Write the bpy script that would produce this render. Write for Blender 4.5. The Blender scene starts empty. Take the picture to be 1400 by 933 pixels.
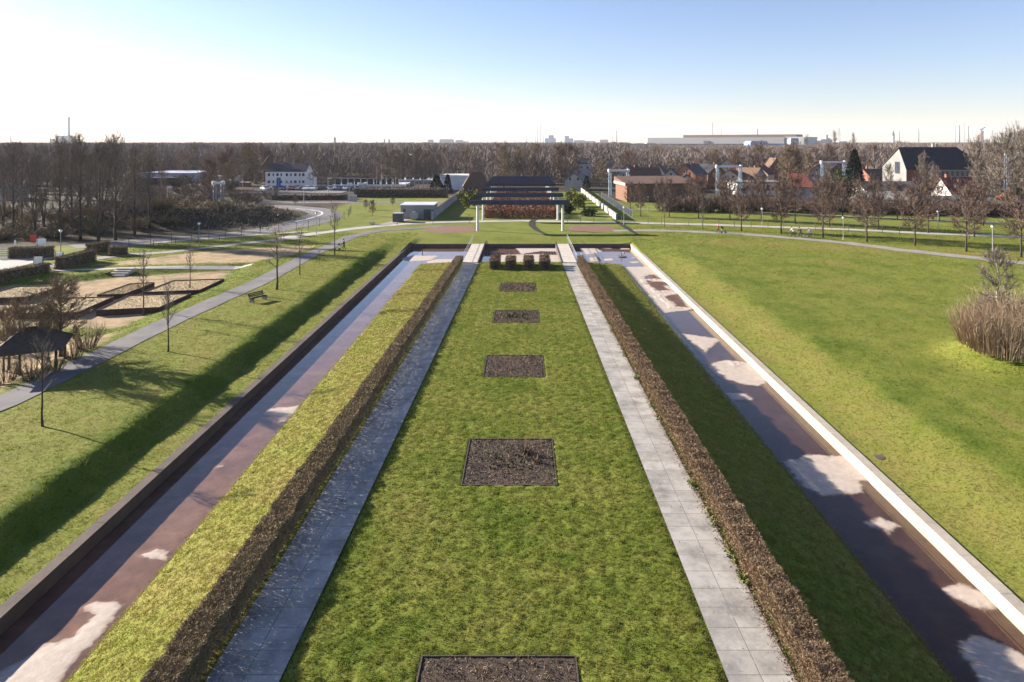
import bpy, math, random
import numpy as np
from mathutils import Vector, Matrix, Euler

# ------------------------------------------------------------------ camera, world, sun, exposure
SC = bpy.context.scene
COL = SC.collection
CAM_Z = 17.6
F_PX, CX, CY = 933.0, 715.0, 195.0          # focal length and principal point in a 1400 px wide frame
cam_d = bpy.data.cameras.new("camera")
cam_d.lens = 36.0 * F_PX / 1400.0
cam_d.sensor_width = 36.0
cam_d.shift_x = (700.0 - CX) / 1400.0
cam_d.shift_y = -(466.5 - CY) / 1400.0
cam_d.clip_start, cam_d.clip_end = 0.5, 30000
cam = bpy.data.objects.new("camera", cam_d)
COL.objects.link(cam)
cam.location = (0, 0, CAM_Z)
cam.rotation_euler = (math.radians(90), 0, 0)
SC.camera = cam

SUN_EL, SUN_AZ = math.radians(18.6), math.radians(66.0)      # azimuth left of the view axis
SUN_DIR = Vector((-math.sin(SUN_AZ) * math.cos(SUN_EL), math.cos(SUN_AZ) * math.cos(SUN_EL), math.sin(SUN_EL)))
world = bpy.data.worlds.new("World")
SC.world = world
world.use_nodes = True
wn = world.node_tree
sky = wn.nodes.new("ShaderNodeTexSky")
sky.sky_type = 'NISHITA'
sky.sun_disc = False
sky.sun_elevation = SUN_EL
sky.sun_rotation = -SUN_AZ
sky.altitude = 50
sky.air_density = 1.0
sky.dust_density = 0.35
sky.ozone_density = 3.4
wb = wn.nodes.new("ShaderNodeVectorMath")            # white balance of the sky as a whole
wb.operation = 'MULTIPLY'
wb.inputs[1].default_value = (1.12, 1.0, 1.09)
wn.links.new(sky.outputs[0], wb.inputs[0])
wn.links.new(wb.outputs[0], wn.nodes["Background"].inputs[0])
wn.nodes["Background"].inputs[1].default_value = 0.05
sl = bpy.data.lights.new("sun", 'SUN')
sl.energy = 5.0
sl.angle = math.radians(0.5)
sl.color = (1.0, 0.90, 0.76)
so = bpy.data.objects.new("sun", sl)
COL.objects.link(so)
so.rotation_euler = SUN_DIR.to_track_quat('Z', 'Y').to_euler()
SC.view_settings.view_transform = 'Standard'
SC.view_settings.look = 'None'
SC.view_settings.exposure = 1.85
SC.view_settings.gamma = 1.0
SC.view_settings.use_curve_mapping = False
SC.cycles.max_bounces = 5
SC.cycles.diffuse_bounces = 2
SC.cycles.glossy_bounces = 2
SC.cycles.transparent_max_bounces = 8
SC.cycles.volume_bounces = 0

RNG = np.random.default_rng(7)
random.seed(7)
PI = math.pi

# ------------------------------------------------------------------ helpers
def X(px, d): return (px - CX) * d / F_PX
def Z(py, d): return CAM_Z - (py - CY) * d / F_PX
def at(px, py, z=1.0):
    d = F_PX * (CAM_Z - z) / (py - CY)
    return ((px - CX) * d / F_PX, d)

def sstep(a, b, v):
    t = np.clip((np.asarray(v, float) - a) / (b - a), 0, 1)
    return t * t * (3 - 2 * t)

_W = {}
def fbm(x, y, scale, seed=0, octs=3):
    """smooth pseudo noise in about -1..1 from sums of rotated sines"""
    x = np.asarray(x, float); y = np.asarray(y, float)
    key = (seed, octs)
    if key not in _W:
        r = np.random.default_rng(100 + seed)
        _W[key] = [(r.uniform(0, 2 * PI, 5), r.uniform(0, 2 * PI, 5), r.uniform(.7, 1.4, 5)) for _ in range(octs)]
    out = np.zeros(np.broadcast(x, y).shape); amp = 1.0; tot = 0; f = 2 * PI / scale
    for an, ph, k in _W[key]:
        s = 0
        for a, p, q in zip(an, ph, k):
            s = s + np.sin((x * math.cos(a) + y * math.sin(a)) * f * q + p + 1.3 * np.sin((x * math.sin(a) - y * math.cos(a)) * f * q * .7 + p * 2))
        out += amp * s / 3.0; tot += amp; amp *= .55; f *= 2.1
    return out / tot

def psd(poly, xs, ys):
    """signed distance to polygon, positive inside"""
    xs = np.asarray(xs, float); ys = np.asarray(ys, float)
    ins = np.zeros(xs.shape, bool); dm = np.full(xs.shape, 1e9)
    n = len(poly)
    for i in range(n):
        x0, y0 = poly[i]; x1, y1 = poly[(i + 1) % n]
        dx, dy = x1 - x0, y1 - y0
        t = np.clip(((xs - x0) * dx + (ys - y0) * dy) / (dx * dx + dy * dy + 1e-12), 0, 1)
        dm = np.minimum(dm, np.hypot(xs - x0 - t * dx, ys - y0 - t * dy))
        c = ((y0 > ys) != (y1 > ys)) & (xs < (dx) * (ys - y0) / (dy if abs(dy) > 1e-12 else 1e-12) + x0)
        ins ^= c
    return np.where(ins, dm, -dm)

def pxpoly(pts, z=0.0): return [at(a, b, z) for a, b in pts]

class MB:
    def __init__(s): s.v = []; s.f = []; s.m = []; s.mi = 0
    def add(s, vs, fs):
        o = len(s.v); s.v.extend([tuple(p) for p in vs])
        for f in fs: s.f.append(tuple(i + o for i in f)); s.m.append(s.mi)
        return s
    def box(s, c, size, rz=0.0, taper=1.0):
        a, b, h = size[0] / 2, size[1] / 2, size[2] / 2
        cs, sn = math.cos(rz), math.sin(rz); vs = []
        for z, k in ((-h, 1), (h, taper)):
            for x, y in ((-a, -b), (a, -b), (a, b), (-a, b)):
                x *= k; y *= k
                vs.append((c[0] + x * cs - y * sn, c[1] + x * sn + y * cs, c[2] + z))
        return s.add(vs, [(3, 2, 1, 0), (4, 5, 6, 7), (0, 1, 5, 4), (1, 2, 6, 5), (2, 3, 7, 6), (3, 0, 4, 7)])
    def bbox(s, x0, x1, y0, y1, z0, z1): return s.box(((x0 + x1) / 2, (y0 + y1) / 2, (z0 + z1) / 2), (x1 - x0, y1 - y0, z1 - z0))
    def tube(s, pts, rad, n=6, cap=True):
        pts = [Vector(p) for p in pts]
        if not hasattr(rad, '__len__'): rad = [rad] * len(pts)
        vs = []; fs = []
        for i, p in enumerate(pts):
            t = (pts[min(i + 1, len(pts) - 1)] - pts[max(i - 1, 0)])
            if t.length < 1e-9: t = Vector((0, 0, 1))
            t.normalize()
            u = t.cross(Vector((0, 0, 1)) if abs(t.z) < .9 else Vector((1, 0, 0))).normalized(); w = t.cross(u)
            for k in range(n):
                a = 2 * PI * k / n
                vs.append(p + (u * math.cos(a) + w * math.sin(a)) * rad[i])
        for i in range(len(pts) - 1):
            for k in range(n):
                a = i * n + k; b = i * n + (k + 1) % n
                fs.append((a, b, b + n, a + n))
        if cap:
            fs.append(tuple(range(n - 1, -1, -1))); o = (len(pts) - 1) * n
            fs.append(tuple(range(o, o + n)))
        return s.add(vs, fs)
    def lathe(s, prof, c=(0, 0, 0), n=12):
        vs = []; fs = []
        for r, z in prof:
            for k in range(n):
                a = 2 * PI * k / n; vs.append((c[0] + r * math.cos(a), c[1] + r * math.sin(a), c[2] + z))
        for i in range(len(prof) - 1):
            for k in range(n):
                a = i * n + k; b = i * n + (k + 1) % n; fs.append((a, b, b + n, a + n))
        fs.append(tuple(range(n - 1, -1, -1))); o = (len(prof) - 1) * n; fs.append(tuple(range(o, o + n)))
        return s.add(vs, fs)
    def prism(s, poly, z0, z1):
        n = len(poly)
        ar = sum(poly[i][0] * poly[(i + 1) % n][1] - poly[(i + 1) % n][0] * poly[i][1] for i in range(n))
        if ar < 0: poly = poly[::-1]
        vs = [(p[0], p[1], z0) for p in poly] + [(p[0], p[1], z1) for p in poly]
        return s.add(vs, [tuple(range(n - 1, -1, -1)), tuple(range(n, 2 * n))] + [(i, (i + 1) % n, (i + 1) % n + n, i + n) for i in range(n)])
    def build(s, name, mat, parent=None, smooth=False):
        me = bpy.data.meshes.new(name); me.from_pydata(s.v, [], s.f)
        for m in (mat if isinstance(mat, (list, tuple)) else [mat]): me.materials.append(m)
        if any(s.m): me.polygons.foreach_set("material_index", s.m)
        if smooth: me.polygons.foreach_set("use_smooth", [True] * len(me.polygons))
        me.update()
        o = bpy.data.objects.new(name, me); COL.objects.link(o)
        if parent: o.parent = parent
        return o

def np_mesh(name, V, Fa, mat, attrs=None, parent=None, smooth=False):
    """mesh from numpy arrays; Fa is (n,3) or (n,4)"""
    V = np.asarray(V, np.float32); Fa = np.asarray(Fa, np.int32); k = Fa.shape[1]
    me = bpy.data.meshes.new(name)
    me.vertices.add(len(V)); me.vertices.foreach_set("co", V.ravel())
    me.loops.add(Fa.size); me.loops.foreach_set("vertex_index", Fa.ravel())
    me.polygons.add(len(Fa)); me.polygons.foreach_set("loop_start", np.arange(0, Fa.size, k, dtype=np.int32))
    me.polygons.foreach_set("loop_total", np.full(len(Fa), k, np.int32))
    if smooth: me.polygons.foreach_set("use_smooth", np.ones(len(Fa), bool))
    for an, av in (attrs or {}).items():
        a = me.attributes.new(an, 'FLOAT', 'POINT'); a.data.foreach_set("value", np.asarray(av, np.float32).ravel())
    me.update(calc_edges=True)
    me.materials.append(mat)
    o = bpy.data.objects.new(name, me); COL.objects.link(o)
    if parent: o.parent = parent
    return o

def tag(o, label=None, cat=None, group=None, kind=None):
    if label: o['label'] = label
    if cat: o['category'] = cat
    if group: o['group'] = group
    if kind: o['kind'] = kind
    return o
def thing(name, label, cat, loc=(0, 0, 0), rz=0.0, group=None):
    o = bpy.data.objects.new(name, None); COL.objects.link(o)
    o.location = loc; o.rotation_euler = (0, 0, rz); o.empty_display_size = .3
    return tag(o, label, cat, group)
def dup(root, loc, rz=0.0, sc=1.0, label=None, group=None):
    r = root.copy(); COL.objects.link(r); r.location = loc; r.rotation_euler = (0, 0, rz)
    r.scale = (sc, sc, sc) if not hasattr(sc, '__len__') else sc
    if label: r['label'] = label
    if group: r['group'] = group
    for ch in root.children:
        c = ch.copy(); COL.objects.link(c); c.parent = r
        for g in ch.children:
            e = g.copy(); COL.objects.link(e); e.parent = c
    return r
ORD = ["first", "second", "third", "fourth", "fifth", "sixth", "seventh", "eighth", "ninth", "tenth", "eleventh", "twelfth", "thirteenth", "fourteenth", "fifteenth", "sixteenth"]

# ------------------------------------------------------------------ materials
def _nm(name):
    m = bpy.data.materials.new(name); m.use_nodes = True
    return m, m.node_tree, m.node_tree.nodes["Principled BSDF"]
def nd(nt, t, **kw):
    n = nt.nodes.new(t)
    for k, v in kw.items(): setattr(n, k, v)
    return n
def mixc(nt, fac, a, b, mode='MIX'):
    n = nt.nodes.new("ShaderNodeMix"); n.data_type = 'RGBA'; n.blend_type = mode
    for i, v in ((0, fac), (6, a), (7, b)):
        if hasattr(v, 'is_output'): nt.links.new(v, n.inputs[i])
        elif i == 0: n.inputs[0].default_value = v
        else: n.inputs[i].default_value = (*v[:3], 1)
    return n.outputs[2]
def noise(nt, scale, detail=4, rough=.6, vec=None, dist=0.0):
    n = nd(nt, "ShaderNodeTexNoise"); n.inputs["Scale"].default_value = scale; n.inputs["Detail"].default_value = detail
    n.inputs["Roughness"].default_value = rough; n.inputs["Distortion"].default_value = dist
    if vec is None:
        vec = nd(nt, "ShaderNodeTexCoord").outputs["Object"]
    nt.links.new(vec, n.inputs["Vector"])
    return n.outputs["Fac"]
def ramp(nt, fac, a, b):
    n = nd(nt, "ShaderNodeMapRange"); n.inputs[1].default_value = a; n.inputs[2].default_value = b
    nt.links.new(fac, n.inputs[0]); return n.outputs[0]
def bump(nt, h, strength, dist, bs):
    b = nd(nt, "ShaderNodeBump"); b.inputs["Strength"].default_value = strength; b.inputs["Distance"].default_value = dist
    nt.links.new(h, b.inputs["Height"]); nt.links.new(b.outputs[0], bs.inputs["Normal"])
def mat(name, c1, c2=None, rough=.8, scale=2.0, bmp=0.0, bscale=None, island=0.0, spec=.3, metal=0.0, stain=0.0):
    m, nt, bs = _nm(name)
    bs.inputs["Roughness"].default_value = rough; bs.inputs["Specular IOR Level"].default_value = spec; bs.inputs["Metallic"].default_value = metal
    if c2 is None: c2 = tuple(c * .75 for c in c1)
    f = ramp(nt, noise(nt, scale), .3, .7)
    col = mixc(nt, f, c1, c2)
    if stain:
        s = ramp(nt, noise(nt, scale * .27, 6, .7), .45, .75)
        mm = nd(nt, "ShaderNodeMath", operation='MULTIPLY'); nt.links.new(s, mm.inputs[0]); mm.inputs[1].default_value = stain
        col = mixc(nt, mm.outputs[0], col, tuple(c * .45 for c in c2))
    if island:
        g = nd(nt, "ShaderNodeNewGeometry")
        mr = nd(nt, "ShaderNodeMapRange"); mr.inputs[3].default_value = 1 - island; mr.inputs[4].default_value = 1 + island
        nt.links.new(g.outputs["Random Per Island"], mr.inputs[0])
        v = nd(nt, "ShaderNodeVectorMath", operation='SCALE'); nt.links.new(col, v.inputs[0]); nt.links.new(mr.outputs[0], v.inputs[3])
        col = v.outputs[0]
    nt.links.new(col, bs.inputs["Base Color"])
    if bmp: bump(nt, noise(nt, bscale or scale * 6, 5), bmp, .05, bs)
    return m

def grass_mix(nt, dry, extra):
    """lush -> mid -> dry colour along dry (0..1)"""
    ge = nd(nt, "ShaderNodeValToRGB"); cr = ge.color_ramp
    cr.elements[0].position = 0.0; cr.elements[0].color = (.085, .125, .012, 1)
    cr.elements[1].position = 1.0; cr.elements[1].color = (.30, .245, .10, 1)
    for p, c in ((.3, (.165, .182, .032, 1)), (.62, (.205, .178, .05, 1))):
        e = cr.elements.new(p); e.color = c
    a = nd(nt, "ShaderNodeMath", operation='ADD'); nt.links.new(dry, a.inputs[0]); nt.links.new(extra, a.inputs[1])
    nt.links.new(a.outputs[0], ge.inputs[0])
    return ge.outputs[0]
def grass_extra(nt, sc):
    n1 = noise(nt, sc, 5, .65)
    mr = nd(nt, "ShaderNodeMapRange"); mr.inputs[1].default_value = .3; mr.inputs[2].default_value = .7; mr.inputs[3].default_value = -.10; mr.inputs[4].default_value = .10
    nt.links.new(n1, mr.inputs[0]); return mr.outputs[0]
def attr(nt, n):
    a = nd(nt, "ShaderNodeAttribute"); a.attribute_name = n; return a.outputs["Fac"]

def make_ground_mat():
    m, nt, bs = _nm("ground_surface")
    g = grass_mix(nt, attr(nt, "dry"), grass_extra(nt, .5))
    g = mixc(nt, ramp(nt, noise(nt, 7, 3), .5, .75), g, (.05, .06, .012))
    tan = mixc(nt, ramp(nt, noise(nt, 1.1, 6), .35, .7), (.40, .29, .18), (.23, .17, .09))
    tan = mixc(nt, ramp(nt, noise(nt, .21, 6), .52, .7), tan, (.13, .11, .06))
    soil = mixc(nt, ramp(nt, noise(nt, .35, 6), .35, .7), (.042, .033, .025), (.065, .054, .034))
    c = mixc(nt, attr(nt, "tan"), g, tan)
    c = mixc(nt, attr(nt, "soil"), c, soil)
    nt.links.new(c, bs.inputs["Base Color"]); bs.inputs["Roughness"].default_value = .95; bs.inputs["Specular IOR Level"].default_value = .1
    bump(nt, noise(nt, 3.0, 6, .7), .6, .08, bs)
    return m
def make_blade_mat():
    m, nt, bs = _nm("grass_blades")
    g = nd(nt, "ShaderNodeNewGeometry")
    mr = nd(nt, "ShaderNodeMapRange"); mr.inputs[3].default_value = -.12; mr.inputs[4].default_value = .15
    nt.links.new(g.outputs["Random Per Island"], mr.inputs[0])
    c = grass_mix(nt, attr(nt, "dry"), mr.outputs[0])
    nt.links.new(c, bs.inputs["Base Color"]); bs.inputs["Roughness"].default_value = .7; bs.inputs["Specular IOR Level"].default_value = .15
    tr = nd(nt, "ShaderNodeBsdfTranslucent"); nt.links.new(c, tr.inputs[0])
    mx = nd(nt, "ShaderNodeMixShader"); mx.inputs[0].default_value = .42
    nt.links.new(bs.outputs[0], mx.inputs[1]); nt.links.new(tr.outputs[0], mx.inputs[2])
    nt.links.new(mx.outputs[0], nt.nodes["Material Output"].inputs[0])
    return m
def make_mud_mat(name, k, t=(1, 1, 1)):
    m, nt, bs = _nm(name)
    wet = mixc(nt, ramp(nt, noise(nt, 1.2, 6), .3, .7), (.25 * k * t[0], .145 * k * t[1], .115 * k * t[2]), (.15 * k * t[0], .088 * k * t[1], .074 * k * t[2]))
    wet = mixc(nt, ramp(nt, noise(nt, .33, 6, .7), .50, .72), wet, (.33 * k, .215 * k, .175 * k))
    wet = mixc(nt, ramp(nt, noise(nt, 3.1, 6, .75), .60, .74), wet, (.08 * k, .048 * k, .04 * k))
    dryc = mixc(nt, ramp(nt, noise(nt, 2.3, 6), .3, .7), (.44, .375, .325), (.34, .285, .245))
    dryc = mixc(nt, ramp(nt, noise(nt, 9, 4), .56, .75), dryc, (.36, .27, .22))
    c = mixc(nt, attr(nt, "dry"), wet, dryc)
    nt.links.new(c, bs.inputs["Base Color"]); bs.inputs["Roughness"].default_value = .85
    bump(nt, noise(nt, 6, 5), .35, .04, bs)
    return m
def make_water_mat():
    m, nt, bs = _nm("shallow_water")
    nt.nodes.remove(bs)
    ge = nd(nt, "ShaderNodeNewGeometry")                       # Schlick reflectance, the same from above and below
    dt = nd(nt, "ShaderNodeVectorMath", operation='DOT_PRODUCT'); nt.links.new(ge.outputs["Incoming"], dt.inputs[0]); nt.links.new(ge.outputs["Normal"], dt.inputs[1])
    ab = nd(nt, "ShaderNodeMath", operation='ABSOLUTE'); nt.links.new(dt.outputs["Value"], ab.inputs[0])
    om = nd(nt, "ShaderNodeMath", operation='SUBTRACT'); om.inputs[0].default_value = 1.0; nt.links.new(ab.outputs[0], om.inputs[1])
    pw = nd(nt, "ShaderNodeMath", operation='POWER'); nt.links.new(om.outputs[0], pw.inputs[0]); pw.inputs[1].default_value = 5.0
    fr = nd(nt, "ShaderNodeMath", operation='MULTIPLY_ADD'); nt.links.new(pw.outputs[0], fr.inputs[0]); fr.inputs[1].default_value = .98; fr.inputs[2].default_value = .02
    gl = nd(nt, "ShaderNodeBsdfGlossy"); gl.inputs["Roughness"].default_value = .02; gl.inputs["Color"].default_value = (1, 1, 1, 1)
    tr = nd(nt, "ShaderNodeBsdfTransparent"); tr.inputs["Color"].default_value = (.80, .74, .68, 1)
    b = nd(nt, "ShaderNodeBump"); b.inputs["Strength"].default_value = .05; b.inputs["Distance"].default_value = .02
    nt.links.new(noise(nt, 2.2, 3), b.inputs["Height"])
    nt.links.new(b.outputs[0], gl.inputs["Normal"])
    mx = nd(nt, "ShaderNodeMixShader")
    nt.links.new(fr.outputs[0], mx.inputs[0]); nt.links.new(tr.outputs[0], mx.inputs[1]); nt.links.new(gl.outputs[0], mx.inputs[2])
    nt.links.new(mx.outputs[0], nt.nodes["Material Output"].inputs[0])
    return m
def make_slab_mat():
    m, nt, bs = _nm("concrete_slabs")
    uv = nd(nt, "ShaderNodeUVMap"); uv.uv_map = "UVMap"
    br = nd(nt, "ShaderNodeTexBrick"); br.offset = 0.0; br.squash = 1.0
    br.inputs["Scale"].default_value = 1.0; br.inputs["Brick Width"].default_value = 1.0; br.inputs["Row Height"].default_value = 1.0
    br.inputs["Mortar Size"].default_value = .012; br.inputs["Mortar Smooth"].default_value = .2; br.inputs["Bias"].default_value = 0
    br.inputs["Color1"].default_value = (.29, .272, .25, 1); br.inputs["Color2"].default_value = (.37, .348, .322, 1); br.inputs["Mortar"].default_value = (.065, .068, .042, 1)
    nt.links.new(uv.outputs[0], br.inputs["Vector"])
    c = mixc(nt, ramp(nt, noise(nt, .9, 6, .65), .42, .72), br.outputs["Color"], (.14, .132, .122))
    c = mixc(nt, ramp(nt, noise(nt, 5, 5, .7), .55, .8), c, (.36, .345, .325))
    nt.links.new(c, bs.inputs["Base Color"]); bs.inputs["Roughness"].default_value = .85
    bump(nt, noise(nt, 14, 4), .2, .02, bs)
    return m
def make_glass(name, c):
    m, nt, bs = _nm(name)
    cc = mixc(nt, ramp(nt, noise(nt, .7, 3), .3, .7), c, tuple(k * .5 for k in c))
    nt.links.new(cc, bs.inputs["Base Color"]); bs.inputs["Roughness"].default_value = .12; bs.inputs["Specular IOR Level"].default_value = .6
    return m

M = {}
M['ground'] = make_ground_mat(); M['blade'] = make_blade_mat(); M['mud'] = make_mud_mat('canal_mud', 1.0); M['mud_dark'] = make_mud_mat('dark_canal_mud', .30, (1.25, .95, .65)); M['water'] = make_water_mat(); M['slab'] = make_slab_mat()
M['asphalt'] = mat("asphalt", (.16, .15, .155), (.11, .105, .11), .9, .6, .2, 12, stain=.3)
M['gravelpath'] = mat("bound_gravel", (.27, .25, .235), (.20, .185, .175), .95, .8, .3, 10, stain=.25)
M['palepath'] = mat("pale_paving", (.42, .39, .36), (.33, .31, .29), .9, .5, .2, 8, stain=.3)
M['redsand'] = mat("red_sand", (.19, .10, .068), (.14, .078, .05), .95, 1.2, .3, 8)
M['conc'] = mat("weathered_concrete", (.52, .48, .42), (.40, .36, .31), .85, 1.4, .25, 9, stain=.5)
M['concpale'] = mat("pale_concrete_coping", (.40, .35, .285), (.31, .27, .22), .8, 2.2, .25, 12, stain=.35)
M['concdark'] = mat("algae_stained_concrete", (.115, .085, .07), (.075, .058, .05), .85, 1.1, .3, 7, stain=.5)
M['concwall'] = mat("grey_rendered_wall", (.42, .43, .46), (.30, .31, .34), .85, .6, .15, 6, stain=.5)
M['corten'] = mat("rusted_steel_edging", (.085, .045, .035), (.05, .03, .026), .8, 3, .2)
M['drystraw'] = mat("dry_straw_planting", (.44, .34, .20), (.34, .265, .145), .95, 1.6, .4, 14)
M['soil'] = mat("bed_soil", (.075, .052, .038), (.045, .034, .026), .95, 5, .9, 22)
M['stubble'] = mat("cut_back_stems", (.20, .135, .085), (.12, .085, .055), .9, 4, island=.55)
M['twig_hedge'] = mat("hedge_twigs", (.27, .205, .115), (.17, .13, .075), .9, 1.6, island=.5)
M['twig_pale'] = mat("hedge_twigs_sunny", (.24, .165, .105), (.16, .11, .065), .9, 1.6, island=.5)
M['twig_red'] = mat("reddish_beech_leaves", (.26, .105, .05), (.15, .07, .04), .9, .6, island=.5)
M['bark'] = mat("dark_bark", (.075, .06, .048), (.045, .037, .03), .95, 5, .4)
M['twig_grey'] = mat("grey_brown_twigs", (.20, .165, .135), (.14, .115, .095), .95, .8, island=.45)
M['twig_brown'] = mat("red_brown_twigs", (.165, .112, .09), (.11, .076, .062), .95, .8, island=.45)
M['twig_tan'] = mat("tan_twigs", (.235, .175, .115), (.155, .115, .075), .95, .8, island=.45)
M['twig_willow'] = mat("straw_willow_shoots", (.36, .27, .18), (.25, .185, .125), .9, .8, island=.45)
M['birchbark'] = mat("birch_bark", (.55, .50, .45), (.25, .22, .20), .9, 3)
M['forest'] = mat("bare_wood_canopy", (.19, .152, .135), (.15, .122, .11), .95, .012, island=.22)
M['weedleaf'] = mat('yellow_green_weed_leaves', (.15, .17, .03), (.09, .10, .02), .85, 3, island=.4)
M['gablegrey'] = mat('pale_grey_gable_boards', (.20, .20, .195), (.165, .165, .16), .8, .4, stain=.3)
M['whitebright'] = mat('bright_white_render', (.80, .79, .77), (.70, .69, .68), .85, .5, stain=.2)
M['factorywhite'] = mat('dull_white_sheet_cladding', (.30, .30, .31), (.26, .26, .27), .6, .02)
M['shadowturf'] = mat('painted_shadow_turf', (.010, .012, .006), (.007, .009, .005), .95, 2, .5)  # near-black colour standing in for cast shadow on the grass
M['bramble'] = mat("bramble_stems", (.26, .195, .11), (.13, .10, .055), .95, .4, island=.6)
M['spruce'] = mat("spruce_needles", (.022, .040, .028), (.012, .024, .018), .9, 2, island=.5)
M['bamboo'] = mat("yellow_green_bamboo_leaves", (.19, .19, .035), (.10, .12, .02), .8, 1, island=.5)
M['evergreen'] = mat("evergreen_leaves", (.05, .075, .02), (.03, .045, .015), .85, 1, island=.5)
M['navy'] = mat("dark_navy_steel", (.040, .044, .085), (.030, .033, .06), .5, 2)
M['whitesteel'] = mat("white_painted_steel", (.74, .73, .70), (.60, .59, .57), .5, 2, stain=.2)
M['bluesteel'] = mat("pale_blue_pipe_paint", (.28, .37, .45), (.22, .30, .38), .5, 1.5, stain=.2)
M['darksteel'] = mat("dark_galvanised_steel", (.10, .105, .11), (.07, .073, .078), .6, 3)
M['greysteel'] = mat("galvanised_steel", (.40, .41, .42), (.30, .31, .32), .5, 3)
M['timber'] = mat("dark_weathered_timber", (.085, .065, .05), (.05, .04, .032), .9, 3, .3)
M['white'] = mat("white_render", (.43, .41, .375), (.35, .335, .31), .85, .5, stain=.25)
M['cream'] = mat("cream_render", (.70, .58, .43), (.58, .47, .34), .85, .6, stain=.25)
M['greyrender'] = mat("pale_grey_render", (.56, .56, .57), (.45, .45, .47), .85, .5, stain=.3)
M['orange'] = mat("orange_render", (.48, .20, .11), (.38, .16, .09), .85, .6, stain=.2)
M['brick'] = mat("red_brick", (.30, .12, .085), (.20, .085, .06), .9, 3, .2, 20, stain=.25)
M['brownbrick'] = mat("brown_brick", (.20, .105, .07), (.13, .075, .052), .9, 3, .2, 20, stain=.3)
M['redroof'] = mat("red_clay_tiles", (.24, .07, .05), (.17, .052, .038), .8, 1.2, .3, 14, stain=.3)
M['brownroof'] = mat("brown_roof_tiles", (.15, .085, .06), (.10, .062, .045), .85, .8, .3, 12, stain=.3)
M['darkroof'] = mat("dark_slate_roof", (.040, .040, .048), (.028, .028, .034), .6, .8, .25, 10, stain=.2)
M['greyroof'] = mat("grey_felt_roof", (.20, .20, .19), (.15, .15, .145), .9, .6, .2, 6, stain=.3)
M['lavroof'] = mat("pale_metal_roof", (.58, .60, .66), (.48, .50, .56), .5, .4, stain=.2)
M['glass'] = make_glass("window_glass", (.05, .06, .08))
M['bluewall'] = mat("blue_sheet_cladding", (.20, .28, .45), (.16, .22, .36), .6, .05)
M['hallwhite'] = mat("white_sheet_cladding", (.46, .45, .43), (.40, .39, .375), .6, .02)
M['hallgrey'] = mat("grey_ribbed_cladding", (.30, .29, .285), (.23, .225, .22), .7, .03)
M['rustroof'] = mat("rusty_roof_monitor", (.17, .12, .10), (.13, .095, .08), .8, .03)
M['stack'] = mat("stack_concrete", (.30, .30, .32), (.26, .26, .28), .8, .02)
M['pinkstack'] = mat("pale_red_brick_tower", (.62, .40, .32), (.54, .35, .28), .8, .02)
M['steam'] = mat("steam", (.92, .92, .92), (.85, .85, .86), 1.0, .02)
M['black'] = mat("black_rubber", (.02, .02, .022), (.03, .03, .03), .7, 5)
M['signwhite'] = mat("white_sign_panel", (.80, .80, .80), (.70, .70, .71), .5, 2)
M['signblue'] = mat("blue_sign_panel", (.04, .10, .32), (.03, .08, .26), .5, 2)
M['signred'] = mat("red_sign_panel", (.50, .06, .04), (.42, .05, .035), .5, 2)
M['lampglobe'] = mat("opal_lamp_globe", (.88, .87, .84), (.80, .79, .76), .3, 3)
M['skin'] = mat("skin", (.55, .35, .26), (.50, .31, .23), .6, 10)
M['red'] = mat("red_jacket_cloth", (.50, .02, .03), (.40, .015, .025), .9, 6)
M['blackcloth'] = mat("black_cloth", (.02, .02, .023), (.03, .03, .034), .9, 6)
M['palecloth'] = mat("pale_cloth", (.72, .64, .56), (.62, .55, .48), .9, 6)
M['greycloth'] = mat("grey_cloth", (.28, .29, .31), (.2, .21, .23), .9, 6)
M['jeans'] = mat("dark_jeans", (.05, .06, .09), (.035, .045, .07), .9, 6)
M['hair'] = mat("brown_hair", (.06, .04, .025), (.04, .028, .02), .8, 8)
M['greyhair'] = mat("grey_hair", (.5, .48, .46), (.4, .38, .36), .8, 8)
M['feather'] = mat("white_feathers", (.85, .85, .84), (.72, .72, .73), .9, 6)
def carpaint(name, c):
    m = mat(name, c, tuple(k * .9 for k in c), .3, 1, spec=.6); m.node_tree.nodes["Principled BSDF"].inputs["Coat Weight"].default_value = .5
    return m
CARP = {'white': carpaint("white_car_paint", (.78, .78, .78)), 'silver': carpaint("silver_car_paint", (.45, .46, .48)), 'black': carpaint("black_car_paint", (.02, .02, .025)),
        'blue': carpaint("blue_car_paint", (.05, .09, .22)), 'red': carpaint("red_car_paint", (.38, .03, .03)), 'grey': carpaint("grey_car_paint", (.16, .165, .175))}
# ------------------------------------------------------------------ terrain
BX0, BX1, BY1 = -18.65, 17.95, 114.0        # inner faces of the canal basin
IL, IR, IY1 = -14.75, 14.0, 97.5            # central island between the canals

def lawn_z(y): return 0.5 + 0.0187 * np.clip(100 - np.asarray(y, float), -2, 95)
SUNK = pxpoly([(-200, 520), (-200, 392), (30, 385), (100, 381), (160, 374), (345, 363.5), (335, 378), (190, 452), (120, 472), (70, 505), (0, 545)], 1.0)
ROADEDGE = lambda x: 110 + (x + 69) * .68

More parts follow.
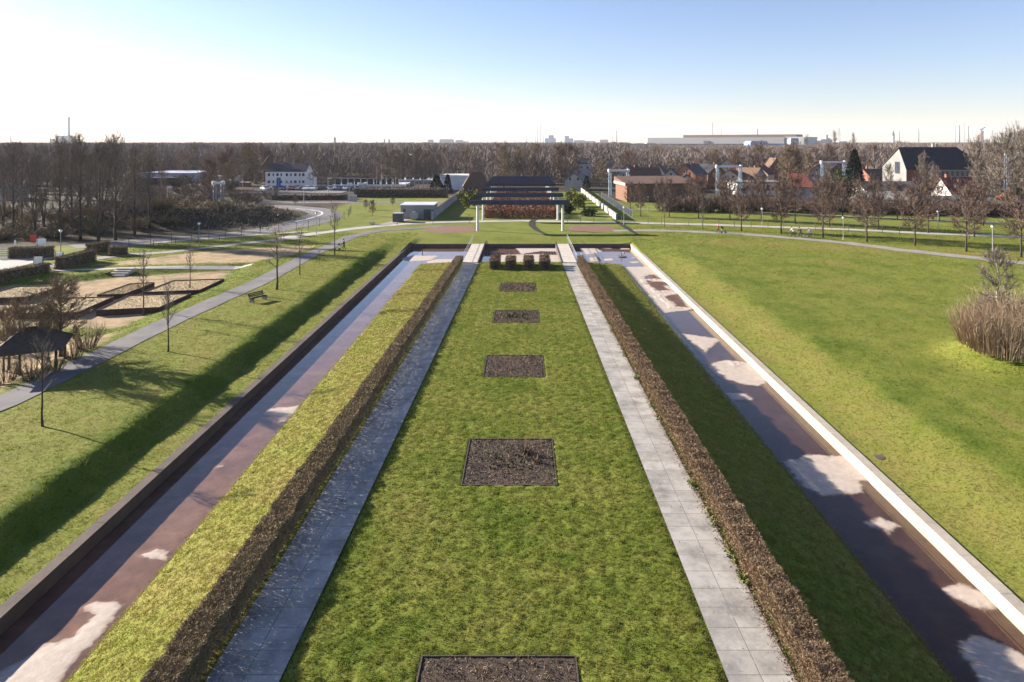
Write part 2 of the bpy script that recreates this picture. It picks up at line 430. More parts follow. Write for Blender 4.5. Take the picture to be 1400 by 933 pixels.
def H(x, y):
    x = np.asarray(x, float); y = np.asarray(y, float)
    far = sstep(98, 122, y)
    # left bank
    pl = 0.6 + .78 * np.clip((-21.05 - x + .22 * fbm(x, y, 3.2, 15)) / 1.5, 0, 1) * (1 - sstep(100, 113, y)) + .35 * sstep(-20, -24, x) * sstep(100, 113, y) + .05 * sstep(-22, -25, x) + .05 * fbm(x, y, 1.3, 16) * sstep(-20.8, -21.4, x) * sstep(-23.4, -22.6, x)
    zl = pl * (1 - far) + 1.0 * far
    sk = sstep(-.4, 2.4, psd(SUNK, x, y)); zl = zl * (1 - sk) + .9 * sk
    # right bank
    zr = .6 + .55 * sstep(18.5, 24.5, x) - .02 * sstep(24.5, 29, x) + .4 * sstep(40, 70, x)
    zr = zr * (1 - far) + (1.0 + .2 * sstep(30, 60, x)) * far
    mound = 1.2 * np.exp(-(((x - 38.5) / 5.2) ** 2 + ((y - 51.5) / 4.6) ** 2) ** 2)
    zr = zr + mound
    zm = .65 + .35 * sstep(114, 122, y)
    z = np.where(x < -18.5, zl, np.where(x > 17.8, zr, zm))
    z = z + .04 * fbm(x, y, 6, 3, 2) * (np.abs(x) > 20)
    # bramble mound beside the road
    cx, cy = -71.0, 143.0
    a = math.radians(14); u = (x - cx) * math.cos(a) + (y - cy) * math.sin(a); v = -(x - cx) * math.sin(a) + (y - cy) * math.cos(a)
    z = z + 3.6 * np.exp(-((u / 22) ** 2 + (v / 12) ** 2) ** 2) * (1 + .12 * fbm(x, y, 9, 5))
    z = np.where((x > BX0 - .2) & (x < BX1 + .2) & (y < BY1 + .2), -.8, z)
    return z
def ground(px, py):
    """where the sight line through a photo point meets the ground"""
    z = 1.0
    for _ in range(25):
        x, y = at(px, py, z); z = .5 * z + .5 * float(H(np.array([x]), np.array([y]))[0])
    return Vector((x, y, z))
def hz(x, y): return float(H(np.array([x]), np.array([y]))[0])

TANF = pxpoly([(120, 366), (180, 358), (300, 343), (380, 336.5), (436, 334), (405, 350), (345, 361.5)], 1.2)
def tan_w(x, y):
    t = sstep(-.3, .8, psd(TANF, x, y) + .5 * fbm(x, y, 3, 11))
    s = sstep(1.6, 3.2, psd(SUNK, x, y) + .6 * fbm(x, y, 4, 12))
    st = sstep(0, 3, y - (60 + 1.5 * fbm(x, y, 5, 13))) * s
    low = sstep(0, 2, -33.2 - x + .7 * fbm(x, y, 3, 14)) * sstep(60, 56, y) * sstep(20, 30, y)
    return np.maximum(np.maximum(t, st), low)
def soil_w(x, y):
    r = sstep(0, 5, y - (192 - .62 * (np.clip(x, 28, 300) - 28)) + 3 * fbm(x, y, 14, 21)) * (x > 24)
    c = np.maximum(sstep(0, 6, y - 226) * (np.abs(x) <= 26), sstep(0, 1.5, 8.4 - np.abs(x + .5) + .5 * fbm(x, y, 3, 23)) * sstep(0, 1, y - 149))
    l = sstep(0, 5, y - 209 + 2 * fbm(x, y, 14, 22)) * (x < -14)
    l2 = sstep(0, 2.5, y - ROADEDGE(x) - 1.0) * sstep(-46, -50, x)
    gar = sstep(112, 116, y) * sstep(-45, -55, x) * sstep(-90, -100, x)
    return np.clip(np.maximum.reduce([r, c, l, l2]), 0, 1)
def dry_w(x, y):
    d = .24 + .16 * fbm(x, y, 9, 31) + .10 * fbm(x, y, 2.2, 32)
    # right lawn: straw-coloured shelf, lusher band, then mixed
    sh = sstep(17.9, 19, x) * sstep(24.5, 22.8, x + .7 * fbm(x, y, 5, 33))
    lush = sstep(23, 24.2, x + .7 * fbm(x, y, 5, 33)) * sstep(28.5, 27, x)
    d = d + .20 * sh * sstep(105, 85, y) - .08 * lush * sstep(100, 80, y)
    d = d + .20 * sstep(.2, .9, fbm(x, y, 16, 34)) * (x > 28)
    d = d + .30 * sstep(0, 5, x - 28) * np.exp(-((y - (118 - .46 * (x - 34)) + 5) / 3.5) ** 2)      # strawy verge below the far path
    d = d + .10 * np.exp(-(((x - 38.5) / 6.5) ** 2 + ((y - 50) / 6) ** 2))
    d = d + .22 * ((x > IL - .1) & (x < -9.3) & (y < IY1)) + .10 * ((x < IR + .1) & (x > 9) & (y < IY1))
    d = d + .10 * ((x < -18.5) & (x > -20.5))
    d = d - .14 * ((x < -20.5) & (x > -23.4) & (y < 112))
    d = d + .12 * ((x <= -22.9) & (x > -31))
    inl = (x > -7.2) & (x < 6.1) & (y < IY1)
    d = d + inl * (-.02 + .09 * fbm(x, y, 4.5, 35))
    bank = sstep(-.3, .5, psd(SUNK, x, y)) * sstep(3.4, 2.4, psd(SUNK, x, y))
    d = d * (1 - .7 * bank)
    mo = np.exp(-(((x + 71) / 24) ** 2 + ((y - 143) / 13) ** 2) ** 2)
    d = d + .45 * mo
    return np.clip(d, 0, 1)

def axis(parts):
    out = []
    for a, b, st in parts: out += list(np.arange(a, b - 1e-6, st))
    return np.array(out)
def geom(a, b, r):
    o = []; s = r
    while a < b: o.append(a); a += s; s *= 1.25
    return o
gx = np.array(sorted(set([-v for v in geom(110, 9000, 3)] + [BX0 - .25, BX0 - .15, BX1 + .15, BX1 + .25] + list(axis([(-110, -40, .9), (-40, -18.95, .35), (-18.3, 17.6, 1.2), (18.3, 45, .4), (45, 110, 1.0)])) + geom(110, 9000, 3))))
gy = np.array(sorted(set(list(axis([(2, 113.9, .55), (114.3, 180, .8), (180, 240, 2)])) + [BY1 + .15, BY1 + .25] + geom(240, 9000, 6))))
gy = np.concatenate([[-60, -20], gy])
GXX, GYY = np.meshgrid(gx, gy)
gz = H(GXX, GYY)
soilv = soil_w(GXX, GYY)
V = np.stack([GXX.ravel(), GYY.ravel(), gz.ravel()], 1)
nx, ny = len(gx), len(gy)
ii = (np.arange(ny - 1)[:, None] * nx + np.arange(nx - 1)[None, :]).ravel()
Fq = np.stack([ii, ii + 1, ii + nx + 1, ii + nx], 1)
g = np_mesh("ground", V, Fq, M['ground'], {"dry": dry_w(GXX, GYY), "tan": tan_w(GXX, GYY) * (1 - soilv), "soil": soilv}, smooth=True)
tag(g, kind='structure')

# ------------------------------------------------------------------ central island: lawn, strips
LL = lambda y: -7.05 + (np.asarray(y, float) - 20) * (0.85 / 80)         # lawn edges (it narrows slightly)
LR = lambda y: 5.95 - (np.asarray(y, float) - 20) * (0.42 / 80)
PLW, PRW = 2.15, 2.0                                                   # path widths
HL0 = lambda y: LL(y) - PLW - .1 ; HLW = .98
HR0 = lambda y: LR(y) + PRW + .1 ; HRW = .84
BEDS = [(576, 788, 897, 962), (630, 762, 600.5, 664), (660, 745, 486, 515.5), (674, 738, 424.5, 441.5), (683, 733, 387, 399)]
def bed_rect(b):
    def inv(py):
        z = 1.0
        for _ in range(30):
            d = F_PX * (CAM_Z - z) / (py - CY); z = float(lawn_z(d))
        return d, z
    d1, z1 = inv(b[2]); d0, z0 = inv(b[3])
    x0 = X(b[0], d0); x1 = X(b[1], d0)
    if b[3] > 940: x0, x1 = X(b[0], d1), X(b[1], d1); d0 = d1 - (x1 - x0)
    return x0, x1, d0, d1
BEDW = [bed_rect(b) for b in BEDS]
def island_z(x, y):
    x = np.asarray(x, float); y = np.asarray(y, float); zl = lawn_z(y)
    tL = np.clip((HL0(y) - HLW - x) / (HL0(y) - HLW - IL), 0, 1); tR = np.clip((x - HR0(y) - HRW) / (IR - HR0(y) - HRW), 0, 1)
    t = np.maximum(tL, tR)
    t = t * (.75 + .25 * t)
    z = zl + (0.22 - zl) * t
    lawn = sstep(0, .3, np.minimum(x - LL(y), LR(y) - x))
    rough = np.maximum(lawn, sstep(0, .06, t))
    z = z + rough * (.030 * fbm(x, y, .8, 41, 2) + .020 * fbm(x, y, .35, 42, 2)) - .06 * (1 - rough)
    for bx0, bx1, by0, by1 in BEDW:
        z = z - .16 * sstep(-.02, .1, np.minimum(np.minimum(x - bx0, bx1 - x), np.minimum(y - by0, by1 - y)))
    return z
ix = np.arange(IL, IR + .01, .15); iy = np.arange(5, IY1 + .01, .18)
IXX, IYY = np.meshgrid(ix, iy); iz = island_z(IXX, IYY)
edge = np.zeros_like(iz, bool); edge[:, 0] = edge[:, -1] = True; edge[-1, :] = True
iz = np.where(edge, -.5, iz)
V = np.stack([IXX.ravel(), IYY.ravel(), iz.ravel()], 1); nx, ny = len(ix), len(iy)
ii = (np.arange(ny - 1)[:, None] * nx + np.arange(nx - 1)[None, :]).ravel()
o = np_mesh("lawn", V, np.stack([ii, ii + 1, ii + nx + 1, ii + nx], 1), M['ground'], {"dry": dry_w(IXX, IYY), "tan": np.zeros(IXX.size), "soil": np.zeros(IXX.size)}, smooth=True)
tag(o, kind='structure')

def uv_strip(name, left, right, ys, zf, dz, m, kind='structure', lat=2.0):
    """path ribbon running along +Y between two edge functions, UV in slabs"""
    vs = []; fs = []; uvs = []
    for i, y in enumerate(ys):
        for k in (0, .5, 1.0):
            x = float(left(y)) * (1 - k) + float(right(y)) * k
            vs.append((x, y, float(zf(y)) + dz)); uvs.append((k * lat, y / 1.0))
    for i in range(len(ys) - 1):
        for k in range(2):
            a = i * 3 + k; fs.append((a, a + 1, a + 4, a + 3))
    n = len(vs)
    me = bpy.data.meshes.new(name); me.from_pydata(vs, [], fs); me.materials.append(m)
    ul = me.uv_layers.new(name="UVMap")
    for lp in me.loops: ul.data[lp.index].uv = uvs[lp.vertex_index]
    ob = bpy.data.objects.new(name, me); COL.objects.link(ob)
    return tag(ob, kind=kind)
ys = np.arange(5, 97.01, 1.0)
uv_strip("path", lambda y: LL(y) - PLW, LL, ys, lawn_z, .0, M['slab'])
uv_strip("path", LR, lambda y: LR(y) + PRW, ys, lawn_z, .0, M['slab'])

# ------------------------------------------------------------------ canal floor and water
def zp(pts, ox, oy, s): return pxpoly([(ox + a / s, oy + b / s) for a, b in pts], 0.0)
PALE = [
 zp([(-60, 910), (0, 900), (150, 790), (270, 760), (350, 680), (330, 640), (360, 625), (455, 628), (470, 650), (400, 740), (310, 820), (225, 940), (100, 1100), (-300, 1200)], 0, 600, 2.8),
 zp([(535, 445), (600, 425), (655, 428), (635, 465), (580, 455)], 0, 600, 2.8),
 zp([(985, 660), (1040, 640), (1150, 628), (1110, 690), (1062, 695), (1075, 670), (1030, 680)], 0, 330, 2.8),
 zp([(832, 106), (860, 98), (866, 106), (845, 112)], 0, 600, 2.8),
 zp([(800, 868), (870, 842), (990, 838), (940, 862), (850, 870)], 350, 140, 4),
 zp([(165, 222), (230, 208), (350, 212), (310, 232), (200, 236)], 500, 290, 3.5),
 zp([(290, 238), (340, 226), (430, 226), (420, 242), (300, 246)], 500, 290, 3.5),
 zp([(300, 75), (500, 80), (595, 130), (470, 165), (390, 172)], 760, 330, 9.33),
 zp([(420, 210), (560, 200), (592, 255), (440, 258)], 760, 330, 9.33),
 zp([(530, 82), (640, 60), (725, 95), (640, 100)], 760, 330, 9.33),
 zp([(815, 80), (950, 88), (940, 104), (830, 106)], 760, 330, 9.33),
 zp([(600, 228), (720, 213), (745, 245), (600, 255)], 760, 330, 9.33),
 zp([(930, 211), (990, 206), (1045, 210), (990, 216)], 760, 330, 9.33),
 zp([(915, 266), (1010, 258), (1105, 265), (1000, 282)], 760, 330, 9.33),
 zp([(790, 290), (880, 326), (1230, 322), (1500, 420), (1390, 416), (1190, 430), (1135, 480), (1330, 486), (1480, 520), (1210, 522), (1155, 548), (1300, 578), (1480, 590), (1264, 615), (1270, 632), (1700, 640), (1900, 890), (1400, 890), (1200, 720)], 760, 330, 9.33),
 zp([(-30, 120), (95, 196), (35, 212), (42, 232), (60, 246), (75, 236), (140, 262), (20, 275), (-60, 220)], 900, 330, 2.8),
 zp([(85, 352), (240, 374), (195, 415), (188, 432)], 900, 330, 2.8),
 zp([(175, 470), (270, 452), (366, 466), (424, 536), (390, 557), (310, 545), (215, 512)], 900, 330, 2.8),
 zp([(250, 580), (340, 583), (368, 606), (280, 612)], 900, 330, 2.8),
 zp([(470, 85), (590, 60), (735, 68), (835, 150), (780, 165), (790, 208), (640, 218), (555, 185)], 900, 600, 2.8),
 zp([(795, 325), (850, 298), (935, 335), (880, 367)], 900, 600, 2.8),
 zp([(1085, 575), (1150, 548), (1262, 590), (1312, 640), (1240, 657), (1150, 622)], 900, 600, 2.8),
 zp([(1140, 770), (1230, 745), (1420, 830), (1600, 960), (1240, 960)], 900, 600, 2.8),
 zp([(715, 172), (800, 160), (920, 164), (920, 192), (840, 188), (745, 202)], 500, 290, 3.5),
 zp([(600, 208), (700, 204), (925, 200), (935, 246), (650, 248), (600, 235)], 500, 290, 3.5),
]
DARK = [
 zp([(25, 214), (75, 203), (100, 240), (112, 256), (70, 252), (62, 238), (42, 228)], 900, 330, 2.8),
 zp([(-45, 150), (10, 168), (40, 190), (0, 190), (-30, 172)], 900, 330, 2.8),
 zp([(35, 276), (140, 262), (250, 374), (150, 362), (85, 345)], 900, 330, 2.8), zp([(185, 420), (245, 388), (345, 464), (250, 455), (195, 470)], 900, 330, 2.8),
 zp([(1135, 462), (1190, 430), (1330, 424), (1380, 474), (1200, 484)], 760, 330, 9.33), zp([(1150, 548), (1210, 522), (1400, 525), (1460, 574), (1306, 578)], 760, 330, 9.33), zp([(1262, 622), (1306, 598), (1470, 630), (1306, 638)], 760, 330, 9.33),
]
def canal_h(x, y):
    h = np.full(x.shape, -9.0)
    for p in PALE: 
        q = np.array(p); m = (x > q[:, 0].min() - 2) & (x < q[:, 0].max() + 2) & (y > q[:, 1].min() - 2) & (y < q[:, 1].max() + 2)
        if m.any(): h[m] = np.maximum(h[m], psd(p, x[m], y[m]))
    h = h + .16 * fbm(x, y, 1.6, 51) + .07 * fbm(x, y, .5, 52)
    return h
def canal_part(x0, x1, y0, y1, st, m=None):
    ax = np.arange(x0, x1 + 1e-6, (x1 - x0) / max(2, round((x1 - x0) / st))); ay = np.arange(y0, y1 + 1e-6, (y1 - y0) / round((y1 - y0) / st))
    xx, yy = np.meshgrid(ax, ay); h = canal_h(xx, yy)
    hd = h.copy()
    for p in DARK: hd = np.minimum(hd, -psd(p, xx, yy) + .14 * fbm(xx, yy, 1.1, 55))
    z = np.where(h > 0, .004 + .03 * np.clip(h, 0, .6), -.045 + .045 * np.exp(np.clip(h, -4, 0) * 5)) + .006 * fbm(xx, yy, .7, 53) + .05 * sstep(0, .4, h - hd) * sstep(0, .5, h) * (1 + fbm(xx, yy, .5, 56))
    V = np.stack([xx.ravel(), yy.ravel(), z.ravel()], 1); nx, ny = len(ax), len(ay)
    ii = (np.arange(ny - 1)[:, None] * nx + np.arange(nx - 1)[None, :]).ravel()
    o = np_mesh("canal_floor", V, np.stack([ii, ii + 1, ii + nx + 1, ii + nx], 1), m or M['mud'], {"dry": sstep(-.10, .22, hd + .10 * fbm(xx, yy, .9, 54))}, smooth=True)
    tag(o, kind='structure')
canal_part(BX0, IL + .1, 5, IY1, .12)
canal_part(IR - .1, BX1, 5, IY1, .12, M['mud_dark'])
canal_part(BX0, BX1, IY1, BY1, .15)
w = MB()
for x0, x1, y0, y1 in ((BX0, IL + .1, 5, IY1), (IR - .1, BX1, 5, IY1), (BX0, BX1, IY1, BY1)):
    w.add([(x0, y0, 0), (x1, y0, 0), (x1, y1, 0), (x0, y1, 0)], [(0, 1, 2, 3)])
tag(w.build("water", M['water']), kind='structure')

# walls of the basin
def wall_thing(label, x0, x1, y0, y1, ztop, m, cm, name="canal_wall", cap=.09, over=.04):
    t = thing(name, label, "wall", ((x0 + x1) / 2, y0, 0))
    lx, ly = (x0 - x1) / 2, y1 - y0
    MB().bbox(lx, -lx, 0, ly, -.7, ztop - cap).build("wall_body", m, t)
    cp = MB(); n = int(ly / 2.4); n = max(1, n); hor = (x1 - x0) > (y1 - y0); n = max(1, int((x1 - x0 if hor else ly) / 2.4))
    for i in range(n):
        e, zt = random.uniform(-.008, .008), ztop + random.uniform(-.004, .004)
        if hor: cp.bbox(lx + 2 * -lx * i / n + .008, lx + 2 * -lx * (i + 1) / n - .008, -over + e, ly + over + e, ztop - cap + .002, zt)
        else: cp.bbox(lx - over + e, -lx + over + e, ly * i / n + .008, ly * (i + 1) / n - .008, ztop - cap + .002, zt)
    cp.build("coping", cm, t)
    return t
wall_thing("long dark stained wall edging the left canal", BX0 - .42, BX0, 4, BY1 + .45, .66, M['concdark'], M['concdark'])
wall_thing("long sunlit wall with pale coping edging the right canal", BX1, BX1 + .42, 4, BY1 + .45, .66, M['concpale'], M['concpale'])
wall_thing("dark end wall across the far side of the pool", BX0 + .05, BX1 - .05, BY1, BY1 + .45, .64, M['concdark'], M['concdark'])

# ------------------------------------------------------------------ draped ribbons (paths, road)
def ribbon(name, pts, width, m, dz=.03, kind='structure', step=1.0, zf=None, cross=5):
    P = [Vector((p[0], p[1], 0)) for p in pts]
    # Catmull-Rom
    out = []
    for i in range(len(P) - 1):
        a, b, c, d = P[max(i - 1, 0)], P[i], P[i + 1], P[min(i + 2, len(P) - 1)]
        n = max(2, int((c - b).length / step))
        for k in range(n):
            t = k / n
            out.append(.5 * ((2 * b) + (c - a) * t + (2 * a - 5 * b + 4 * c - d) * t * t + (3 * b - a - 3 * c + d) * t ** 3))
    out.append(P[-1])
    vs = []; fs = []
    for i, p in enumerate(out):
        t = (out[min(i + 1, len(out) - 1)] - out[max(i - 1, 0)]).normalized(); nrm = Vector((-t.y, t.x, 0))
        for k in range(cross):
            q = p + nrm * width * (k / (cross - 1) - .5); vs.append((q.x, q.y))
    vz = H(np.array([v[0] for v in vs]), np.array([v[1] for v in vs])) + dz
    vs = [(v[0], v[1], float(z)) for v, z in zip(vs, vz)]
    for i in range(len(out) - 1):
        for k in range(cross - 1):
            a = i * cross + k; fs.append((a + cross, a + cross + 1, a + 1, a))
    return tag(MB().add(vs, fs).build(name, m), kind=kind)
RIB = []
def rib(name, px, width, m, dz=.03, z=1.1):
    pts = [tuple(ground(a, b)[:2]) for a, b in px]; RIB.append((pts, width))
    return ribbon(name, pts, width, m, dz)
rib("path", [(-120, 593), (0, 553), (107, 501), (214, 449), (290, 414), (360, 383), (440, 341.5), (480, 324), (520, 316), (560, 312.6), (605, 310)], 2.4, M['asphalt'], .035)
rib("path", [(838, 316), (900, 315.7), (985, 318.7), (1050, 323), (1150, 332), (1250, 344), (1400, 360), (1520, 374)], 2.6, M['gravelpath'], .035)
rib("path", [(380, 327), (440, 318.5), (520, 309.5), (600, 304.5), (715, 302.6), (850, 304.8), (960, 307.3), (1050, 310.5), (1160, 314.3), (1267, 319.5), (1420, 325)], 2.8, M['palepath'], .04)
rib("path", [(60, 366), (160, 350), (230, 345), (300, 337.4), (360, 330), (410, 326)], 2.2, M['gravelpath'], .03)
rib("path", [(60, 371), (170, 367), (345, 362)], 1.1, M['palepath'], .03)
rib("path", [(520, 309), (560, 299), (590, 291), (606, 284)], 2.6, M['gravelpath'], .05)
rib("path", [(848, 286), (960, 287.5), (1050, 291), (1250, 300), (1400, 307)], 1.6, M['gravelpath'], .03)
rib("kerb_strip", [(150, 339), (230, 331), (300, 325.5), (360, 321), (420, 317)], 1.0, M['palepath'], .05)
rib("road", [(100, 338), (190, 331), (300, 323), (360, 316), (405, 308), (436, 299.5), (446, 293), (432, 287.5), (405, 284.5), (370, 282.5), (300, 280)], 7.2, M['asphalt'], .03)
RIB.pop()
rib("road", [(330, 276.5), (400, 277), (480, 276.8), (560, 277.2), (640, 276)], 5.0, M['asphalt'], .03)
rib("road_marking", [(404, 303.5), (432, 296.5), (440.5, 291.5), (430, 288.2), (405, 285.6)], .45, M['whitesteel'], .045)
def patch(name, px, m, dz, sub=.0):
    pts = [ground(a, b) for a, b in px]; 
    return tag(MB().add([(p.x, p.y, p.z + dz) for p in pts], [tuple(range(len(pts)))]).build(name, m), kind='structure')
def grid_patch(name, x0, x1, y0, y1, m, dz):
    ax = np.arange(x0, x1 + .01, (x1 - x0) / 12); ay = np.arange(y0, y1 + .01, (y1 - y0) / 12); xx, yy = np.meshgrid(ax, ay); z = H(xx, yy) + dz
    ii = (np.arange(len(ay) - 1)[:, None] * len(ax) + np.arange(len(ax) - 1)[None, :]).ravel(); n = len(ax)
    return tag(np_mesh(name, np.stack([xx.ravel(), yy.ravel(), z.ravel()], 1), np.stack([ii, ii + 1, ii + n + 1, ii + n], 1), m), kind='structure')
def blob_patch(name, px, m, dz):
    poly = [tuple(ground(a, b)[:2]) for a, b in px]; q = np.array(poly)
    ax = np.arange(q[:, 0].min() - 1, q[:, 0].max() + 1, .35); ay = np.arange(q[:, 1].min() - 1, q[:, 1].max() + 1, .35); xx, yy = np.meshgrid(ax, ay)
    h = psd(poly, xx, yy) + .35 * fbm(xx, yy, 3, 61) ; z = H(xx, yy) + np.clip(h * .1, -.03, dz)
    ii = (np.arange(len(ay) - 1)[:, None] * len(ax) + np.arange(len(ax) - 1)[None, :]).ravel(); n = len(ax)
    Fq = np.stack([ii, ii + 1, ii + n + 1, ii + n], 1); keep = (h.ravel()[Fq] > -.3).all(1)
    return tag(np_mesh(name, np.stack([xx.ravel(), yy.ravel(), z.ravel()], 1), Fq[keep], m, smooth=True), kind='structure')
blob_patch("sandy_ground", [(574, 317), (600, 308), (640, 308.3), (652, 312), (650, 317.5), (610, 319)], M['redsand'], .03)
blob_patch("sandy_ground", [(776, 317.5), (780, 309), (825, 308), (842, 311.5), (848, 315.5), (820, 317.6)], M['redsand'], .03)
grid_patch("parking_ground", X(345, 235), X(480, 235), 222, 248, M['asphalt'], .12)
grid_patch("parking_ground", X(-30, 95), X(50, 92), 84, 96, M['palepath'], .05)
# ------------------------------------------------------------------ vegetation builders
def rv(r=1.0):
    return Vector((random.gauss(0, r), random.gauss(0, r), random.gauss(0, r)))
def twig(mb, p, q, w):
    d = (q - p); s = d.cross(rv()).normalized() * w * .5
    mb.add([p - s, p + s, q], [(0, 1, 2)])
def limb(mb, p, d, L, r0, r1, up=.25, n=3, seg=3):
    pts = [p.copy()]; rad = [r0]; d = d.normalized()
    for i in range(seg):
        d = (d + Vector((0, 0, up / seg)) + rv(.06)).normalized(); pts.append(pts[-1] + d * L / seg); rad.append(r0 + (r1 - r0) * (i + 1) / seg)
    mb.tube(pts, rad, n, cap=False); return pts
def lerp_pts(pts, t):
    k = t * (len(pts) - 1); i = min(int(k), len(pts) - 2); return pts[i].lerp(pts[i + 1], k - i), (pts[i + 1] - pts[i]).normalized()
def bare_tree(seed, h, clear, cw, r, nl=16, ns=6, nt=9, elev=(.5, 1.1), tw=.02, tl=.8, multi=1, prof=None, up=.3):
    random.seed(seed); T, Cc = MB(), MB()
    for mst in range(multi):
        a0 = random.uniform(0, 6.28); lean = Vector((math.cos(a0), math.sin(a0), 0)) * (0 if multi == 1 else random.uniform(.1, .32))
        pts = [Vector((0, 0, -.15)) + lean * .3]; hh = h * random.uniform(.8, 1.0) if multi > 1 else h; 
        for i in range(7):
            pts.append(Vector((random.gauss(0, .025) * h * .12, random.gauss(0, .025) * h * .12, hh * .97 * (i + 1) / 7)) + lean * hh * .5 * (i + 1) / 7)
        rr = r if multi == 1 else r * .6
        T.tube(pts, [rr * (1.25 if i == 0 else 1) * (1 - i / 7.6) + .012 for i in range(8)], 7)
        for i in range(max(3, nl // multi)):
            t = clear + (.97 - clear) * ((i + random.random()) / max(3, nl // multi))
            p, _ = lerp_pts(pts, t); u = (t - clear) / (1 - clear)
            pr = prof(u) if prof else (.55 + .9 * u) * math.sqrt(max(.05, 1 - u ** 2.2)) 
            a = i * 2.4 + random.uniform(-.4, .4); e = elev[0] + (elev[1] - elev[0]) * u
            L = cw * .55 * pr * random.uniform(.75, 1.15) + .25
            d = Vector((math.cos(a) * math.cos(e), math.sin(a) * math.cos(e), math.sin(e)))
            lp = limb(Cc, p, d, L, rr * .42 * (1 - .6 * u) + .008, .012, up)
            for j in range(ns):
                q, dd = lerp_pts(lp, random.uniform(.2, 1.0)); sd = (dd + rv(.55) + Vector((0, 0, .15))).normalized(); SL = L * random.uniform(.25, .5) + .2
                sp = limb(Cc, q, sd, SL, .014 + rr * .06, .006, up * .7, seg=2)
                for k in range(nt):
                    b, bd = lerp_pts(sp, random.uniform(.1, 1.0)); td = (bd + rv(.5) + Vector((0, 0, .12))).normalized()
                    twig(Cc, b, b + td * tl * random.uniform(.4, 1.1), tw)
    return T, Cc
def tree_thing(name, label, cat, T, C_, loc, rz=0, sc=1, bark=None, twm=None, group=None):
    t = thing(name, label, cat, loc, rz, group); t.scale = (sc, sc, sc)
    T.build("trunk", bark or M['bark'], t, True); C_.build("crown", twm or M['twig_brown'], t); return t
def shrub_mesh(seed, h, w, n, tw=.02, spread=.9, base=.28):
    random.seed(seed); S, Tw = MB(), MB()
    for i in range(n):
        a = random.uniform(0, 6.28); rad = math.sqrt(random.random()) * w * base; p = Vector((math.cos(a) * rad, math.sin(a) * rad, -.05))
        d = Vector((math.cos(a) * spread * random.uniform(.1, .9), math.sin(a) * spread * random.uniform(.1, .9), 1)); L = h * random.uniform(.6, 1.05)
        pts = limb(S, p, d, L, .02 * h / 2, .006, .1)
        for k in range(9):
            b, bd = lerp_pts(pts, random.uniform(.25, 1)); twig(Tw, b, b + (bd + rv(.4)).normalized() * L * random.uniform(.15, .4), tw)
    return S, Tw
def leaf_blob(seed, n, rx, ry, rz_, size, droop=0.0, cone=False):
    random.seed(seed); mb = MB()
    for i in range(n):
        if cone:
            t = random.random() ** .7; r = (1 - t) * rx * (1 - .25 * random.random() ** 2) * (.8 + .35 * math.sin(t * 55) ** 2) ; a = random.uniform(0, 6.28); p = Vector((math.cos(a) * r, math.sin(a) * r, t * rz_))
            d = Vector((math.cos(a), math.sin(a), -droop)) + rv(.25)
        else:
            d = rv().normalized(); k = random.random() ** .33 * (.8 + .25 * math.sin(d.x * 5 + d.z * 4 + seed)); p = Vector((d.x * rx * k, d.y * ry * k, rz_ * (1 + d.z * k))); d = d + rv(.6)
        d.normalize(); q = p + d * size * random.uniform(.6, 1.3); s = d.cross(rv()).normalized() * size * .35
        mid = p.lerp(q, .5); mb.add([p, mid + s, q, mid - s], [(0, 1, 2, 3)])
    return mb

# ------------------------------------------------------------------ grass tufts (one mass of stuff per lawn)
def mk_tufts(name, xs, ys, zs, hh, ww, dry, nb, label):
    n = len(xs); r = RNG
    a = r.uniform(0, 2 * PI, (n, nb)); lean = r.uniform(.1, .75, (n, nb)); h = hh[:, None] * r.uniform(.55, 1.25, (n, nb))
    off = ww[:, None] * 1.6; bx = xs[:, None] + r.normal(0, 1, (n, nb)) * off; by = ys[:, None] + r.normal(0, 1, (n, nb)) * off
    a2 = r.uniform(0, 2 * PI, (n, nb)); wx = np.cos(a2) * ww[:, None] * .5; wy = np.sin(a2) * ww[:, None] * .5
    zb = np.broadcast_to(zs[:, None] - .015, bx.shape)
    tx = bx + np.cos(a) * h * lean; ty = by + np.sin(a) * h * lean; tz = zb + h * (1 - .3 * lean)
    V = np.stack([np.stack([bx - wx, by - wy, zb], -1), np.stack([bx + wx, by + wy, zb], -1), np.stack([tx, ty, tz], -1)], 2).reshape(-1, 3)
    Fa = np.arange(len(V)).reshape(-1, 3)
    o = np_mesh(name, V, Fa, M['blade'], {"dry": np.repeat(dry, nb * 3)})
    return tag(o, label, "grass", kind='stuff')
def samp(n, x0, x1, y0, y1, pw=1.35):
    u = RNG.random(n); e = 1 - pw; y = (y0 ** e + u * (y1 ** e - y0 ** e)) ** (1 / e); x = RNG.uniform(x0, x1, n); return x, y
def th(y): return .055 + .0004 * y, .010 + .00085 * y
# island
x, y = samp(250000, IL, IR, 16, IY1, 1.5)
ok = ~((x > LL(y) - PLW - .02) & (x < LL(y) - .02)) & ~((x > LR(y) + .02) & (x < LR(y) + PRW + .02))
ok &= ~((x > HL0(y) - HLW + .15) & (x < HL0(y) - .1)) & ~((x > HR0(y) + .1) & (x < HR0(y) + HRW - .15))
for bx0, bx1, by0, by1 in BEDW: ok &= ~((x > bx0 - .05) & (x < bx1 + .05) & (y > by0 - .05) & (y < by1 + .05))
clump = fbm(x, y, .9, 71, 3)
ok &= (RNG.random(len(x)) < .75 + .35 * clump)
x, y, clump = x[ok], y[ok], clump[ok]; hh, ww = th(y)
mk_tufts("grass", x, y, island_z(x, y), hh * (1.0 + .35 * clump), ww, np.clip(dry_w(x, y) + .05, 0, 1), 5, "short tufted grass on the central lawn and its side strips")
